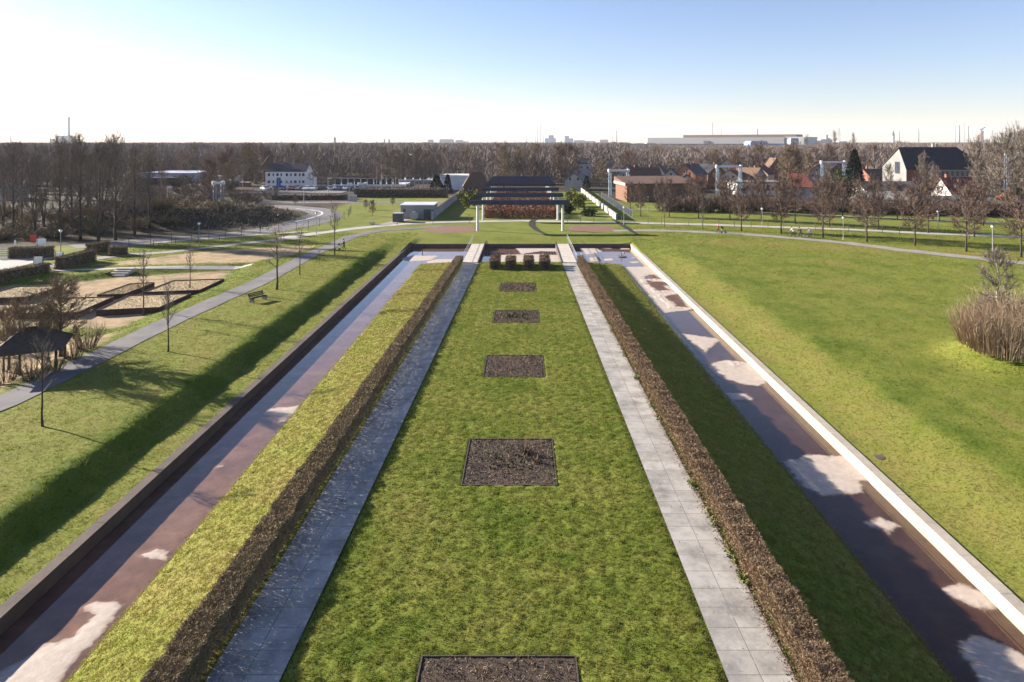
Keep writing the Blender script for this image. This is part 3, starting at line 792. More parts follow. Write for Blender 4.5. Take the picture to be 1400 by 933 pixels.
# left and right banks
def off_rib(x, y, ok):
    for pts, w_ in RIB:
        for (a0, b0), (a1, b1) in zip(pts[:-1], pts[1:]):
            dx, dy = a1 - a0, b1 - b0; t = np.clip(((x - a0) * dx + (y - b0) * dy) / (dx * dx + dy * dy), 0, 1)
            ok &= np.hypot(x - a0 - t * dx, y - b0 - t * dy) > w_ * .5 + .02
    return ok
def bank(name, n, x0, x1, y0, y1, label, pw=1.2, extra=None):
    x, y = samp(n, x0, x1, y0, y1, pw); ok = (np.abs(x) < .95 * y + 8) & (tan_w(x, y) < .4) & (soil_w(x, y) < .4)
    if extra is not None: ok &= extra(x, y)
    ok = off_rib(x, y, ok); x, y = x[ok], y[ok]; c = fbm(x, y, 1.4, 72, 3); hh, ww = th(y)
    hh = hh * np.where((x < -20.9) & (x > -23) & (y < 108), 1.4, 1.0) * (1 + .5 * np.exp(-(((x - 38.5) / 6) ** 2 + ((y - 49.5) / 5.5) ** 2) ** 2))
    mk_tufts(name, x, y, H(x, y), hh * (1 + .45 * c), ww, dry_w(x, y), 4, label)
bank("grass", 120000, -60, BX0 - .5, 16, 125, "short grass on the left lawn and canal bank")
bank("grass", 150000, BX1 + .5, 95, 16, 135, "short grass on the wide right lawn")

# ------------------------------------------------------------------ planting beds
BW = ["planting bed nearest the viewer, cut off by the bottom edge of the photo", "square planting bed of dark soil with a bush shadow, second from the front", "middle square planting bed of the five in the lawn", "planting bed half overgrown with green, fourth from the front", "small square planting bed nearest the clipped hedge blocks"]
for (x0, x1, y0, y1), lb in zip(BEDW, BW):
    cx, cy = (x0 + x1) / 2, (y0 + y1) / 2; a, b = (x1 - x0) / 2, (y1 - y0) / 2; zc = float(lawn_z(cy)); tl = -math.atan(.0187)
    t = thing("planting_bed", lb, "planting bed", (cx, cy, zc)); t.rotation_euler = (tl, 0, 0)
    e = MB(); k = .05
    e.bbox(-a, a, b - k, b, -.1, .03); e.bbox(-a, a, -b, -b + k, -.1, .026); e.bbox(-a, -a + k, -b + k + .002, b - k - .002, -.1, .028); e.bbox(a - k, a, -b + k + .002, b - k - .002, -.1, .027)
    e.build("edging", M['timber'], t)
    gx_ = np.arange(-a + k, a - k + .001, .1); gy_ = np.arange(-b + k, b - k + .001, .1); xx, yy = np.meshgrid(gx_, gy_); zz = -.005 + .022 * fbm(xx + cx * 7, yy + cy, .5, 81) + .02 * fbm(xx, yy + cy * 3, .22, 82)
    ii = (np.arange(len(gy_) - 1)[:, None] * len(gx_) + np.arange(len(gx_) - 1)[None, :]).ravel(); n = len(gx_)
    np_mesh("soil", np.stack([xx.ravel(), yy.ravel(), zz.ravel()], 1), np.stack([ii, ii + 1, ii + n + 1, ii + n], 1), M['soil'], None, t)
    random.seed(int(cy)); s = MB(); area = 4 * a * b
    for i in range(int(area * 120)):
        p = Vector((random.uniform(-a + .1, a - .1), random.uniform(-b + .1, b - .1), -.01)); q = p + Vector((random.gauss(0, .09), random.gauss(0, .09), random.uniform(.02, .15))); twig(s, p, q, .018 + .0004 * cy)
    s.build("cut_stems", M['stubble'], t)
    if 'fourth' in lb or 'second' in lb:
        gmb = leaf_blob(5, 260 if 'fourth' in lb else 90, a * .7, b * .5, .07, .16); tag(gmb.build("green_shoots", M['evergreen'], t), kind='stuff')
    if 'second' in lb:
        dd = MB()
        for i in range(60):
            p = Vector((a * .35 + random.gauss(0, .1), b * .3 + random.gauss(0, .1), 0)); twig(dd, p, p + Vector((random.gauss(0, .22), random.gauss(0, .22), random.uniform(.4, .85))), .035)
        for i in range(30):
            p = Vector((a * .6 + random.gauss(0, .1), -b * .1 + random.gauss(0, .1), 0)); twig(dd, p, p + Vector((random.gauss(0, .2), random.gauss(0, .2), random.uniform(.3, .7))), .035)
        dd.build("dry_stalks", M['stubble'], t)

# ------------------------------------------------------------------ long clipped hedges
def long_hedge(label, x0f, w_, y0, y1, h, n, m, seed):
    r = np.random.default_rng(seed)
    t = thing("clipped_hedge", label, "hedge", (float(x0f(y0)), y0, float(lawn_z(y0))))
    e = -.35; u = r.random(n); y = (y0 ** e + u * (y1 ** e - y0 ** e)) ** (1 / e)
    wob = .07 * fbm(y, y * 0, 1.6, seed) 
    kx = r.random(n); kz = r.random(n) ** .8
    face = r.random(n); kx = np.where(face < .32, r.random(n) * .12, np.where(face < .64, 1 - r.random(n) * .12, kx)); kz = np.where(face > .78, 1 - r.random(n) * .12, kz)
    sh = .93 + .07 * np.sin(kz * PI * .8)
    cxx = x0f(y) + w_ * .5
    px_ = cxx + (kx - .5) * w_ * sh + wob; hz_ = h * (1 + .10 * fbm(y, y * 0 + 3, 1.7, seed + 1)); pz = lawn_z(y) + kz * hz_
    L = r.uniform(.06, .17, n); d = r.normal(0, 1, (n, 3)); d[:, 2] = np.abs(d[:, 2]) + .5; d /= np.linalg.norm(d, axis=1)[:, None]
    w2 = (.007 + .00055 * y) * r.uniform(.6, 1.5, n); s = np.cross(d, r.normal(0, 1, (n, 3))); s /= np.linalg.norm(s, axis=1)[:, None] + 1e-9
    P = np.stack([px_, y, pz], 1); Q = P + d * L[:, None]; Q[:, 2] = np.minimum(Q[:, 2], lawn_z(y) + hz_ + .04)
    base = np.array(t.location)
    V = np.stack([P - s * w2[:, None] * .5, P + s * w2[:, None] * .5, Q], 1).reshape(-1, 3) - base
    np_mesh("twigs", V, np.arange(len(V)).reshape(-1, 3), m, None, t)
    st = MB(); random.seed(seed)
    for yy in np.arange(y0, y1, .45):
        for k in range(2):
            x = float(x0f(yy)) + w_ * random.uniform(.2, .8); z = float(lawn_z(yy)); st.tube([(x - base[0], yy - base[1] + random.uniform(-.1, .1), z - base[2] - .1), (x - base[0] + random.gauss(0, .06), yy - base[1], z - base[2] + h * .8)], [.03, .012], 4)
    tag(st.build("stems", M['bark'], t), kind='stuff')
long_hedge("long low leafless hedge beside the shaded left path", lambda y: HL0(y) - HLW, HLW, 13, 97, 1.02, 255000, M['twig_hedge'], 3)
long_hedge("long low leafless hedge beside the sunlit right path", lambda y: HR0(y), HRW, 13, 97, 1.02, 230000, M['twig_pale'], 4)
# weeds creeping out of the right hedge over the slabs
def weed(label, y, n, rx, ry):
    x = float(HR0(y)) - .12; t = thing("weed_clump", label, "weed", (x, y, float(lawn_z(y)) + .02)); leaf_blob(int(y * 3), n, rx, ry, .05, .09).build("leaves", M['weedleaf'], t)
wy = [24.5, 26.0, 28.7, 31.5, 39.4, 41.5, 46.5, 52.0, 59.0]
for i, yv in enumerate(wy): weed("green weed clump on the right path edge, %s from the front" % ORD[i], yv, 90 if i % 3 else 170, .16 + .03 * (i % 4), .5 + .25 * (i % 3))

n = 9000
e_ = -.3; u_ = RNG.random(n); ly_ = (16 ** e_ + u_ * (90 ** e_ - 16 ** e_)) ** (1 / e_); sd_ = RNG.random(n)
ln_ = np.where(sd_ < .6, HR0(ly_) - np.abs(RNG.normal(0, .16, n)), np.where(sd_ < .8, HL0(ly_) + np.abs(RNG.normal(0, .22, n)), RNG.uniform(-9, 7.6, n)))
keep = ((ln_ > LR(ly_)) & (ln_ < HR0(ly_))) | ((ln_ < LL(ly_)) & (ln_ > HL0(ly_))); keep &= (sd_ < .8) | (RNG.random(n) < .35); ly_, ln_ = ly_[keep], ln_[keep]; n = len(ly_)
P_ = np.stack([ln_, ly_, lawn_z(ly_) + .006], 1); a_ = RNG.uniform(0, 2 * PI, n); s_ = (.018 + .0007 * ly_) * RNG.uniform(.6, 1.6, n); D_ = np.stack([np.cos(a_) * s_, np.sin(a_) * s_, RNG.uniform(0, .02, n)], 1); Q_ = np.stack([-np.sin(a_) * s_ * .6, np.cos(a_) * s_ * .6, RNG.uniform(0, .02, n)], 1)
V = np.stack([P_ - D_, P_ + Q_, P_ + D_], 1).reshape(-1, 3); tag(np_mesh("leaf_litter", V, np.arange(len(V)).reshape(-1, 3), M['stubble']), "dead brown leaves scattered along the edges of the two slab paths", "leaves", kind='stuff')

# ------------------------------------------------------------------ clipped hedge blocks at the far end of the lawn
def hedge_block(seed, w_, d_, h, n, m, core):
    r = np.random.default_rng(seed); P = r.uniform(-.5, .5, (n, 3)) * (w_, d_, h); ax = r.integers(0, 3, n); sg = r.choice([-1, 1], n)
    for k, s_ in enumerate((w_, d_, h)): P[ax == k, k] = sg[ax == k] * s_ * .5 * r.uniform(.86, 1.0, (ax == k).sum())
    P[:, 2] += h / 2; d = r.normal(0, 1, (n, 3)); d[:, 2] += .4; d /= np.linalg.norm(d, axis=1)[:, None]; s = np.cross(d, r.normal(0, 1, (n, 3))); s /= np.linalg.norm(s, axis=1)[:, None]
    L = r.uniform(.12, .3, n)[:, None]; w2 = r.uniform(.04, .11, n)[:, None]
    return np.stack([P - s * w2 * .5, P + s * w2 * .5, P + d * L], 1).reshape(-1, 3)
HBX = [(669, 683), (691, 705), (717, 729), (739, 752)]
hbV = hedge_block(5, 1.25, 1.0, 1.2, 1500, None, None); first = None
for ci, (a, b) in enumerate(HBX):
    for ri, yv in enumerate((91.4, 93.1, 94.8)):
        lb = "clipped brown hedge block, %s column from left, %s row" % (ORD[ci], ("front", "middle", "back")[ri]); loc = (X((a + b) / 2, 91), yv, float(lawn_z(yv)))
        if first is None:
            first = thing("hedge_block", lb, "hedge", loc, 0, "clipped hedge blocks at the end of the lawn")
            np_mesh("twigs", hbV, np.arange(len(hbV)).reshape(-1, 3), M['twig_pale'], None, first); MB().box((0, 0, .58), (1.05, .8, 1.12)).build("stems", M['bark'], first)
        else: dup(first, loc, PI * (ri % 2), (1, 1, 1 + .05 * ((ci + ri) % 3)), lb)

# ------------------------------------------------------------------ footbridges, stones, nozzles, weirs
def bridge(label, x0, x1, rail_side):
    y0, y1 = 96.6, 126.5; cx = (x0 + x1) / 2; w_ = (x1 - x0) / 2
    t = thing("footbridge", label, "footbridge", (cx, y0, .62)); L = y1 - y0
    d = MB(); 
    for i in range(9):
        d.bbox(-w_, w_, L * i / 9 + .01, L * (i + 1) / 9 - .01, -.22, 0.02)
    d.build("deck", M['conc'], t)
    MB().bbox(-w_ * rail_side - .09 * rail_side - .06, -w_ * rail_side - .09 * rail_side + .06, 0, L, -.55, .10).build("parapet", M['concdark'], t)
    MB().bbox(-w_ + .15, w_ - .15, .5, 2, -.8, -.23).build("pier", M['concdark'], t); MB().bbox(-w_ + .15, w_ - .15, L * .35, L * .35 + .6, -.8, -.23).build("pier", M['concdark'], t)
    r = MB(); xr = rail_side * (w_ + .06)
    r.tube([(xr, 0, 1.0), (xr, L * .72, 1.0)], .03, 6); r.tube([(xr, 0, .55), (xr, L * .72, .55)], .018, 5)
    r.build("handrail", M['greysteel'], t)
    for i in range(10):
        yv = L * .72 * i / 9; MB().tube([(xr, yv, -.15), (xr, yv, 1.0)], .025, 5).build("rail_post", M['greysteel'], t)
bridge("left concrete footbridge over the pool with its rail on the left side", -8.55, -6.5, -1)
bridge("right concrete footbridge over the pool with its rail on the right side", 5.55, 7.6, 1)
st0 = MB().box((0, 0, .0), (.42, .5, .34), 0, .94); first = None; k = 0
for side, (xa, cnt) in enumerate(((X(664.5, 108), 6), (X(744, 108), 5))):
    for row in range(2):
        for i in range(cnt):
            lb = "stepping stone in the shallow pool, %s %s, %s row" % (ORD[i], "beside the left bridge" if side == 0 else "beside the right bridge", ("near", "far")[row]); loc = (xa + i * .42 * 1.0, 107.2 + row * 1.5, .0)
            lb = "dark block stepping stone in pool near the %s bridge, %s from left, %s row" % (("left", "right")[side], ORD[i], ("near", "far")[row])
            if first is None: first = tag(MB().box((0, 0, .06), (.26, .5, .36), 0, .94).build("stepping_stone", M['concdark']), lb, "stepping stone", "stepping stones in the pool"); first.location = loc
            else:
                c = first.copy(); COL.objects.link(c); c.location = loc; c['label'] = lb
def nozzle(label, px, py, h, ring):
    x, y = at(px, py, 0); t = thing("fountain_nozzle", label, "fountain", (x, y, -.03)); MB().lathe([(.07, 0), (.06, h * .7), (.035, h * .75), (.03, h)], n=8).build("pipe", M['darksteel'], t)
    if ring: MB().lathe([(.75, 0), (.75, .12), (.6, .14), (.1, .16)], n=14).build("base_ring", M['darksteel'], t)
nozzle("thin fountain pipe in the left pool corner", 577.5, 349, 1.0, False); nozzle("thin fountain pipe in the pool between the bridges", 697.5, 349, 1.0, False); nozzle("dark fountain nozzle on a round base in the right pool", 850, 351.5, 1.0, True)
def weir(label, pa, pb, m):
    a = at(*pa); b = at(*pb); L = math.hypot(b[0] - a[0], b[1] - a[1]); t = MB().bbox(-.09, .09, 0, L, -.1, .16).build("weir_kerb", m); t.location = (a[0], a[1], 0); t.rotation_euler = (0, 0, math.atan2(b[1] - a[1], b[0] - a[0]) - PI / 2); tag(t, label, "weir")
weir("long pale low kerb across the right pool beside the bridge", (804, 357), (793.5, 338.5), M['concpale']); weir("dark low kerb across the right pool mud", (823.5, 357.5), (812, 338.5), M['concdark'])

# ------------------------------------------------------------------ pergola frames
def pergola():
    t = thing("pergola_frame", "", "pergola", (0, 0, 0)); 
    for s in (-8.55, 7.5):
        c = MB(); c.lathe([(.34, -.1), (.34, .06), (.24, .1), (.23, 4.8), (.3, 4.83), (.3, 4.915)], (s, 0, 0), 14); c.build("column", M['whitesteel'], t)
    b = MB(); b.bbox(-9.9, 8.6, -.75, -.6, 4.92, 5.74); b.bbox(-9.9, 8.6, .6, .75, 4.92, 5.74); b.build("beam", M['navy'], t)
    sl_ = MB(); 
    for i in range(62): 
        x_ = -9.8 + i * .3; sl_.bbox(x_, x_ + .07, -.598, .598, 5.0, 5.68)
    sl_.build("louvre_grille", M['navy'], t)
    return t
pg = pergola()
PY = [128.5, 146.5, 164.5, 182.5, 191.5, 200.5, 209.5, 218.5]
PL = ["pergola frame nearest the pool, with both white columns in front of the brown hedge", "second pergola frame from the pool, columns standing behind the first", "third pergola frame from the pool, above the brown hedge", "fourth pergola frame, lowest of the closely stacked navy beams", "fifth pergola frame, second from below in the dense navy stack", "sixth pergola frame, middle of the dense navy stack", "seventh pergola frame, second from the top of the navy stack", "last pergola frame, topmost navy beam in the photo"]
for i in range(8):
    yv = PY[i]
    if i == 0: pg['label'] = PL[0]; pg['group'] = "pergola frames in a row behind the pool"; pg.location = (0, yv, 1.0); o = pg
    else: o = dup(pg, (0, yv, 1.0), 0, 1, PL[i])
def beech_block(label, x0, x1, y0, y1, h, n, seed):
    t = thing("beech_hedge", label, "hedge", ((x0 + x1) / 2, (y0 + y1) / 2, 1.0)); v = hedge_block(seed, x1 - x0, y1 - y0, h, n, None, None); r = np.random.default_rng(seed)
    c = v.reshape(-1, 3, 3).mean(1, keepdims=True); v = (c + (v.reshape(-1, 3, 3) - c) * 2.0).reshape(-1, 3)
    np_mesh("leaves", v, np.arange(len(v)).reshape(-1, 3), M['twig_red'], None, t)
    s = MB(); random.seed(seed)
    for i in range(300): p = (random.uniform(x0, x1) - t.location.x, random.uniform(y0, y1) - t.location.y); s.tube([(p[0], p[1], -.1), (p[0] + random.gauss(0, .1), p[1], h * .85)], [.05, .02], 4)
    tag(s.build("stems", M['bark'], t), kind='stuff')
beech_block("wide reddish brown beech hedge behind the first pergola columns", X(661, 149), X(762, 149), 149.5, 162.5, 1.9, 9000, 8)
beech_block("reddish hedge strip further back under the third pergola beam", X(672, 172), X(757, 172), 168, 224, 1.6, 14000, 9)
# ------------------------------------------------------------------ concrete side walls, sheds, fences around the pergola garden
def line_wall(label, a, b, h, th_, m, cm, z=1.0, name="garden_wall"):
    L = math.hypot(b[0] - a[0], b[1] - a[1]); t = thing(name, label, "wall", (a[0], a[1], z), math.atan2(b[1] - a[1], b[0] - a[0]))
    w = MB(); n = max(1, int(L / 5)); 
    for i in range(n): w.bbox(L * i / n + .01, L * (i + 1) / n - .01, -th_ / 2, th_ / 2, -.3, h - .1)
    w.build("wall_body", m, t); MB().bbox(-.03, L + .03, -th_ / 2 - .05, th_ / 2 + .05, h - .098, h).build("coping", cm, t); return t
line_wall("long grey wall running away on the left of the pergola frames", (-19.6, 147), (-19.2, 212), 1.9, .3, M['concwall'], M['concdark'])
line_wall("long wall with white sunlit face on the right of the pergola frames", (20.0, 146), (19.6, 229), 1.35, .3, M['white'], M['concpale'])
def panel_fence(label, pts, h, step, wires=3, z=None, mm=None, solid=False, name="wire_fence"):
    t = thing(name, label, "fence", (pts[0][0], pts[0][1], 0)); bx, by = pts[0]; rails = MB(); posts = []
    for (x0, y0), (x1, y1) in zip(pts[:-1], pts[1:]):
        L = math.hypot(x1 - x0, y1 - y0); n = max(1, round(L / step))
        for i in range(n + 1):
            if i == 0 and posts: continue
            x = x0 + (x1 - x0) * i / n; y = y0 + (y1 - y0) * i / n; posts.append((x, y, (z if z is not None else hz(x, y))))
    for x, y, zz in posts:
        MB().tube([(x - bx, y - by, zz - .1), (x - bx, y - by, zz + h)], .045, 5).build("post", mm or M['darksteel'], t)
    for p, q in zip(posts[:-1], posts[1:]):
        for k in range(wires):
            hh = h * (.12 + .85 * k / max(1, wires - 1)); rails.tube([(p[0] - bx, p[1] - by, p[2] + hh), (q[0] - bx, q[1] - by, q[2] + hh)], .012, 3, False)
        if solid:
            n_ = 10
            for k in range(n_):
                f = (k + .5) / n_; x = p[0] + (q[0] - p[0]) * f - bx; y = p[1] + (q[1] - p[1]) * f - by; zz = p[2] + (q[2] - p[2]) * f; rails.tube([(x, y, zz + .1), (x, y, zz + h * .97)], .03, 3, False)
    rails.build("wires", mm or M['darksteel'], t); return t
panel_fence("grey picket fence along the right garden wall", [(24, 150), (23.6, 205)], 1.7, 3.2, 2, 1.0, M['greysteel'], True, "picket_fence")
panel_fence("wire fence between the two right hand paths", [tuple(ground(a, b)[:2]) for a, b in [(850, 306), (960, 308.6), (1050, 312), (1160, 316), (1230, 319.3)]], 1.6, 2.8, 5)
panel_fence("wire fence in front of the pergola garden, left of the columns", [tuple(ground(a, b)[:2]) for a, b in [(543, 309), (592, 306.5), (642, 305.5)]], 1.9, 6.5, 4)
panel_fence("wire fence in front of the pergola garden, right of the columns", [tuple(ground(a, b)[:2]) for a, b in [(776, 305), (812, 305.5), (842, 306)]], 1.9, 3.5, 4)
panel_fence("tall wire fence along the shaded curved road", [tuple(ground(a, b)[:2]) for a, b in [(176, 337.5), (262, 330), (330, 322.5), (405, 316.5), (452, 308), (476, 298), (480, 291)]], 1.8, 3.2, 5)
panel_fence("low wire fence on the verge behind the small green bank", [tuple(ground(a, b)[:2]) for a, b in [(178, 341), (240, 335), (300, 329)]], 1.1, 3.0, 2)
# curved strips of painted shadow in front of the hedge and at the wall end
def shadow_strip(name, px, wds, label):
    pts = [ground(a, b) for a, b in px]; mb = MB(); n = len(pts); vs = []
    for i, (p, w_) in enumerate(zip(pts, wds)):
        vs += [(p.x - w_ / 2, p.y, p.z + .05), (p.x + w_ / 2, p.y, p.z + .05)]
    mb.add(vs, [(2 * i, 2 * i + 1, 2 * i + 3, 2 * i + 2) for i in range(n - 1)]); return tag(mb.build(name, M['shadowturf']), kind='structure')
shadow_strip("painted_shadow", [(732, 299.5), (727, 304), (727, 309), (734, 315), (744, 320), (757, 323.5)], [1.3, 1.3, 1.2, 1.1, .8, .2], "")
shadow_strip("painted_shadow", [(838, 300), (848, 306), (858, 313), (866, 318), (875, 323)], [.8, 1.1, 1.1, .8, .2], "")
# sheds left of the garden wall
def shed_group():
    t = thing("workshop_shed", "white low workshop shed with a round tank, left of the grey garden wall", "shed", (X(566, 146), 146, 1.0))
    MB().bbox(-3.2, 3.9, 2, 9, 0, 2.9).build("wall", M['hallgrey'], t); MB().bbox(-3.4, 4.1, 1.8, 9.2, 2.902, 3.1).build("roof", M['lavroof'], t)
    MB().tube([(0, -.2, .9), (0, 1.9, .9)], .9, 14).build("tank", M['white'], t); d = MB().bbox(1.8, 3.3, 1.9, 2.0, 0, 2.1).build("door", M['darksteel'], t)
    MB().bbox(-2.7, -2.1, 1.9, 2.0, 1.4, 2.2).build("vent", M['darksteel'], t)
    b = thing("steel_cabinet", "dark grey square cabinet in front of the white workshop shed", "cabinet", (X(544.5, 143), 143, 1.0)); MB().bbox(-1, 1, -1, 1, 0, 1.75).build("body", M['darksteel'], b); MB().bbox(-1.05, 1.05, -1.05, 1.05, 1.752, 1.85).build("lid", M['greysteel'], b)
    for i, px in enumerate((478.5, 485)):
        u = thing("utility_box", "white utility box on the grass by the road bend, %s of the pair" % ("left" if i == 0 else "right"), "utility box", (X(px, 192), 192, 1.0)); MB().bbox(-.55, .55, -.4, .4, 0, 1.7).build("body", M['white'], u); MB().bbox(-.6, .6, -.45, .45, 1.702, 1.8).build("lid", M['greysteel'], u)
    v = thing("concrete_block", "small tan block on the verge at the path fork", "concrete block", (*ground(509, 307.5)[:2], 1.0)); MB().box((0, 0, .3), (1.0, .6, .6), 0, .95).build("body", M['cream'], v); MB().box((0, 0, .64), (.9, .5, .06)).build("top", M['concpale'], v)
shed_group()

# ------------------------------------------------------------------ street lamps, signs
def lamp(label, px, py, h):
    p = ground(px, py); t = thing("street_lamp", label, "street lamp", p, 0, "globe lamps along the paths"); MB().lathe([(.09, -.1), (.08, .5), (.05, .55), (.04, h - .35), (.07, h - .33)], n=8).build("pole", M['greysteel'], t)
    MB().lathe([(.06, h - .35), (.20, h - .22), (.22, h - .08), (.14, h + .03), (.02, h + .06)], n=10).build("lamp_globe", M['lampglobe'], t, True); MB().lathe([(.25, h + .04), (.22, h + .08), (.02, h + .14)], n=10).build("lamp_cap", M['darksteel'], t)
for a in [("globe lamp by the right path, standing between the third and fourth front row trees", 1153, 328.5, 3.9), ("globe lamp by the right path near the right edge of the photo", 1357, 349, 4.2), ("globe lamp behind the far right path with a tree beside it", 1282.5, 315, 3.6), ("globe lamp between the two right paths above the person in red", 1042, 308, 3.4), ("globe lamp on the grass beside the brick hall", 853, 308, 3.7), ("globe lamp on the left verge before the curved road", 272, 336.5, 3.7), ("globe lamp behind the left clipped hedge near the signs", 83, 349, 3.6), ("globe lamp in front of the shaded road fence at the bend", 432.5, 319.5, 3.8), ("globe lamp beside the picket fence of the right wall", 886, 289, 3.6)]: lamp(*a)
def tall_lamp(label, px, d, ytop, kind=0):
    h = Z(ytop, d) - 1; t = thing("road_lamp", label, "street lamp", (X(px, d), d, 1.0)); MB().lathe([(.12, 0), (.1, h * .5), (.06, h)], n=7).build("pole", M['greysteel'], t); MB().box((.5, 0, h), (1.2, .25, .14)).build("lamp_head", M['lampglobe'], t)
tall_lamp("tall road lamp left of the curved road", 229, 168, 256); tall_lamp("tall road lamp at the road junction", 415.5, 185, 258); tall_lamp("tall road lamp in front of the apartment block", 392.5, 230, 247); tall_lamp("tall road lamp right of the parked cars", 448.5, 222, 244)
def board(label, px, py, w_, h0, h1, m, txt=False):
    p = ground(px, py); t = thing("sign_board", label, "sign", p); MB().bbox(-w_ / 2, w_ / 2, -.05, .05, h0, h1).build("panel", m, t)
    for s in (-1, 1): MB().tube([(s * (w_ / 2 + .06), 0, -.1), (s * (w_ / 2 + .06), 0, h1 + .1)], .06, 6).build("post", M['darksteel'], t)
    if txt:
        b = MB()
        for k in range(6): b.bbox(-w_ * .4, w_ * random.uniform(0, .4), -.056, -.052, h1 - .35 - k * .2, h1 - .27 - k * .2)
        b.build("lettering", M['greysteel'], t)
board("white information board on two dark posts, the nearer of the pair", 52.5, 368, 1.05, .25, 1.55, M['signwhite']); board("white information board on two dark posts, the one behind the hedge corner", 81, 364, .85, .5, 1.75, M['signwhite'])
t = thing("sign_board", "white and red sign on a dark mast at the left entrance", "sign", (*ground(51, 352)[:2], 1.5)); MB().tube([(0, 0, 0), (0, 0, 2.6)], .07, 6).build("post", M['darksteel'], t); MB().bbox(-.1, 1.2, -.05, .05, 1.7, 2.5).build("panel", M['signwhite'], t); MB().bbox(-1.0, -.12, -.05, .05, 2.2, 3.0).build("panel", M['signred'], t)
t = thing("sign_board", "small white sign on a pole near the left edge of the photo", "sign", (*ground(21, 349)[:2], 1.3)); MB().tube([(0, 0, 0), (0, 0, 2.2)], .05, 6).build("post", M['darksteel'], t); MB().bbox(-.13, .13, -.06, -.03, 1.5, 2.3).build("panel", M['signwhite'], t)
t = thing("banner_mast", "blue banner on a mast in front of the apartment block", "banner", (X(381, 225), 225, 1.0)); MB().tube([(0, 0, 0), (0, 0, 5.2)], .1, 6).build("mast", M['greysteel'], t); MB().bbox(-.7, .7, -.05, .05, 1.8, 5.0).build("banner", M['signblue'], t)
t = thing("banner_mast", "white banner on a mast above the parked cars", "banner", (X(431, 225), 225, 1.0)); MB().tube([(0, 0, 0), (0, 0, 5.4)], .1, 6).build("mast", M['greysteel'], t); MB().bbox(-.45, .45, -.05, .05, 2.6, 5.2).build("banner", M['signwhite'], t)
t = thing("banner_mast", "low white sign on a mast right of the parked cars", "banner", (X(478, 222), 222, 1.0)); MB().tube([(0, 0, 0), (0, 0, 3.6)], .1, 6).build("mast", M['greysteel'], t); MB().bbox(-.9, .9, -.05, .05, 2.4, 3.5).build("banner", M['signwhite'], t)
t = thing("entrance_gate", "grey slatted gate of several horizontal bars at the left edge", "gate", (X(5, 95), 95, 1.2)); 
for s in (-2.2, 1.05): MB().bbox(s - .08, s + .08, -.08, .08, -.3, 1.75).build("post", M['darksteel'], t)
g_ = MB(); [g_.bbox(-2.1, .95, -.03, .03, .1 + .27 * k, .24 + .27 * k) for k in range(6)]; g_.build("bars", M['greysteel'], t)
# steps in the green bank
sp = ground(158, 378); t = thing("garden_steps", "four concrete steps in the small green bank", "steps", (sp.x, sp.y, .88)); s_ = MB()
for k in range(4): s_.bbox(-1.1 + .12 * k, 1.1 + .12 * k, .45 * k, .45 * k + 1.6 - .4 * k, -.2, .20 * (k + 1))
s_.build("step_block", M['conc'], t); MB().bbox(-1.35, -1.2, 0, 2.2, -.1, .5).build("side_wall", M['concdark'], t)
# clipped hedges by the entrance
def box_hedge(label, px, h, w_, n=3500, z=None):
    pa, pb = ground(*px[0]), ground(*px[1]); L = (pb.xy - pa.xy).length; t = thing("clipped_hedge", label, "hedge", ((pa + pb) / 2), math.atan2(pb.y - pa.y, pb.x - pa.x))
    v = hedge_block(abs(int(px[0][0])) + 3, L, w_, h, n, None, None); np_mesh("twigs", v, np.arange(len(v)).reshape(-1, 3), M['twig_hedge'], None, t); MB().box((0, 0, h * .47), (L - .3, w_ - .3, h * .9)).build("stems", M['bark'], t)
box_hedge("clipped hedge along the pale yard at the left edge", [(-25, 394), (66, 372)], 1.4, 1.2, 6000); box_hedge("clipped hedge behind the information boards", [(80, 369), (126, 357)], 1.6, 1.3, 5000); box_hedge("short clipped hedge block at the verge corner", [(149, 350), (174, 348)], 1.2, 1.3); box_hedge("dark clipped hedge block beside the short sunlit one", [(121, 348), (146, 344)], 1.5, 1.2)
box_hedge("long dark hedge row behind the left entrance signs", [(14, 353), (72, 352)], 1.5, 1.4, 4000)
# dark hedge along the main road
def road_hedge(label, px0, px1, d0, d1, h):
    a = Vector((X(px0, d0), d0, 1.0)); b = Vector((X(px1, d1), d1, 1.0)); L = (b - a).length; t = thing("roadside_hedge", label, "hedge", (a + b) / 2, math.atan2(b.y - a.y, b.x - a.x)); v = hedge_block(int(px0), L, 1.8, h, 5000, None, None); c = v.reshape(-1, 3, 3).mean(1, keepdims=True); v = (c + (v.reshape(-1, 3, 3) - c) * 2.4).reshape(-1, 3); np_mesh("twigs", v, np.arange(len(v)).reshape(-1, 3), M['twig_grey'], None, t); MB().box((0, 0, h * .45), (L - .3, 1.2, h * .85)).build("stems", M['bark'], t)
road_hedge("long dark hedge beside the main road, left stretch", 372, 480, 197, 199, 1.3); road_hedge("long dark hedge beside the main road, right stretch", 484, 612, 207, 207, 2.6)

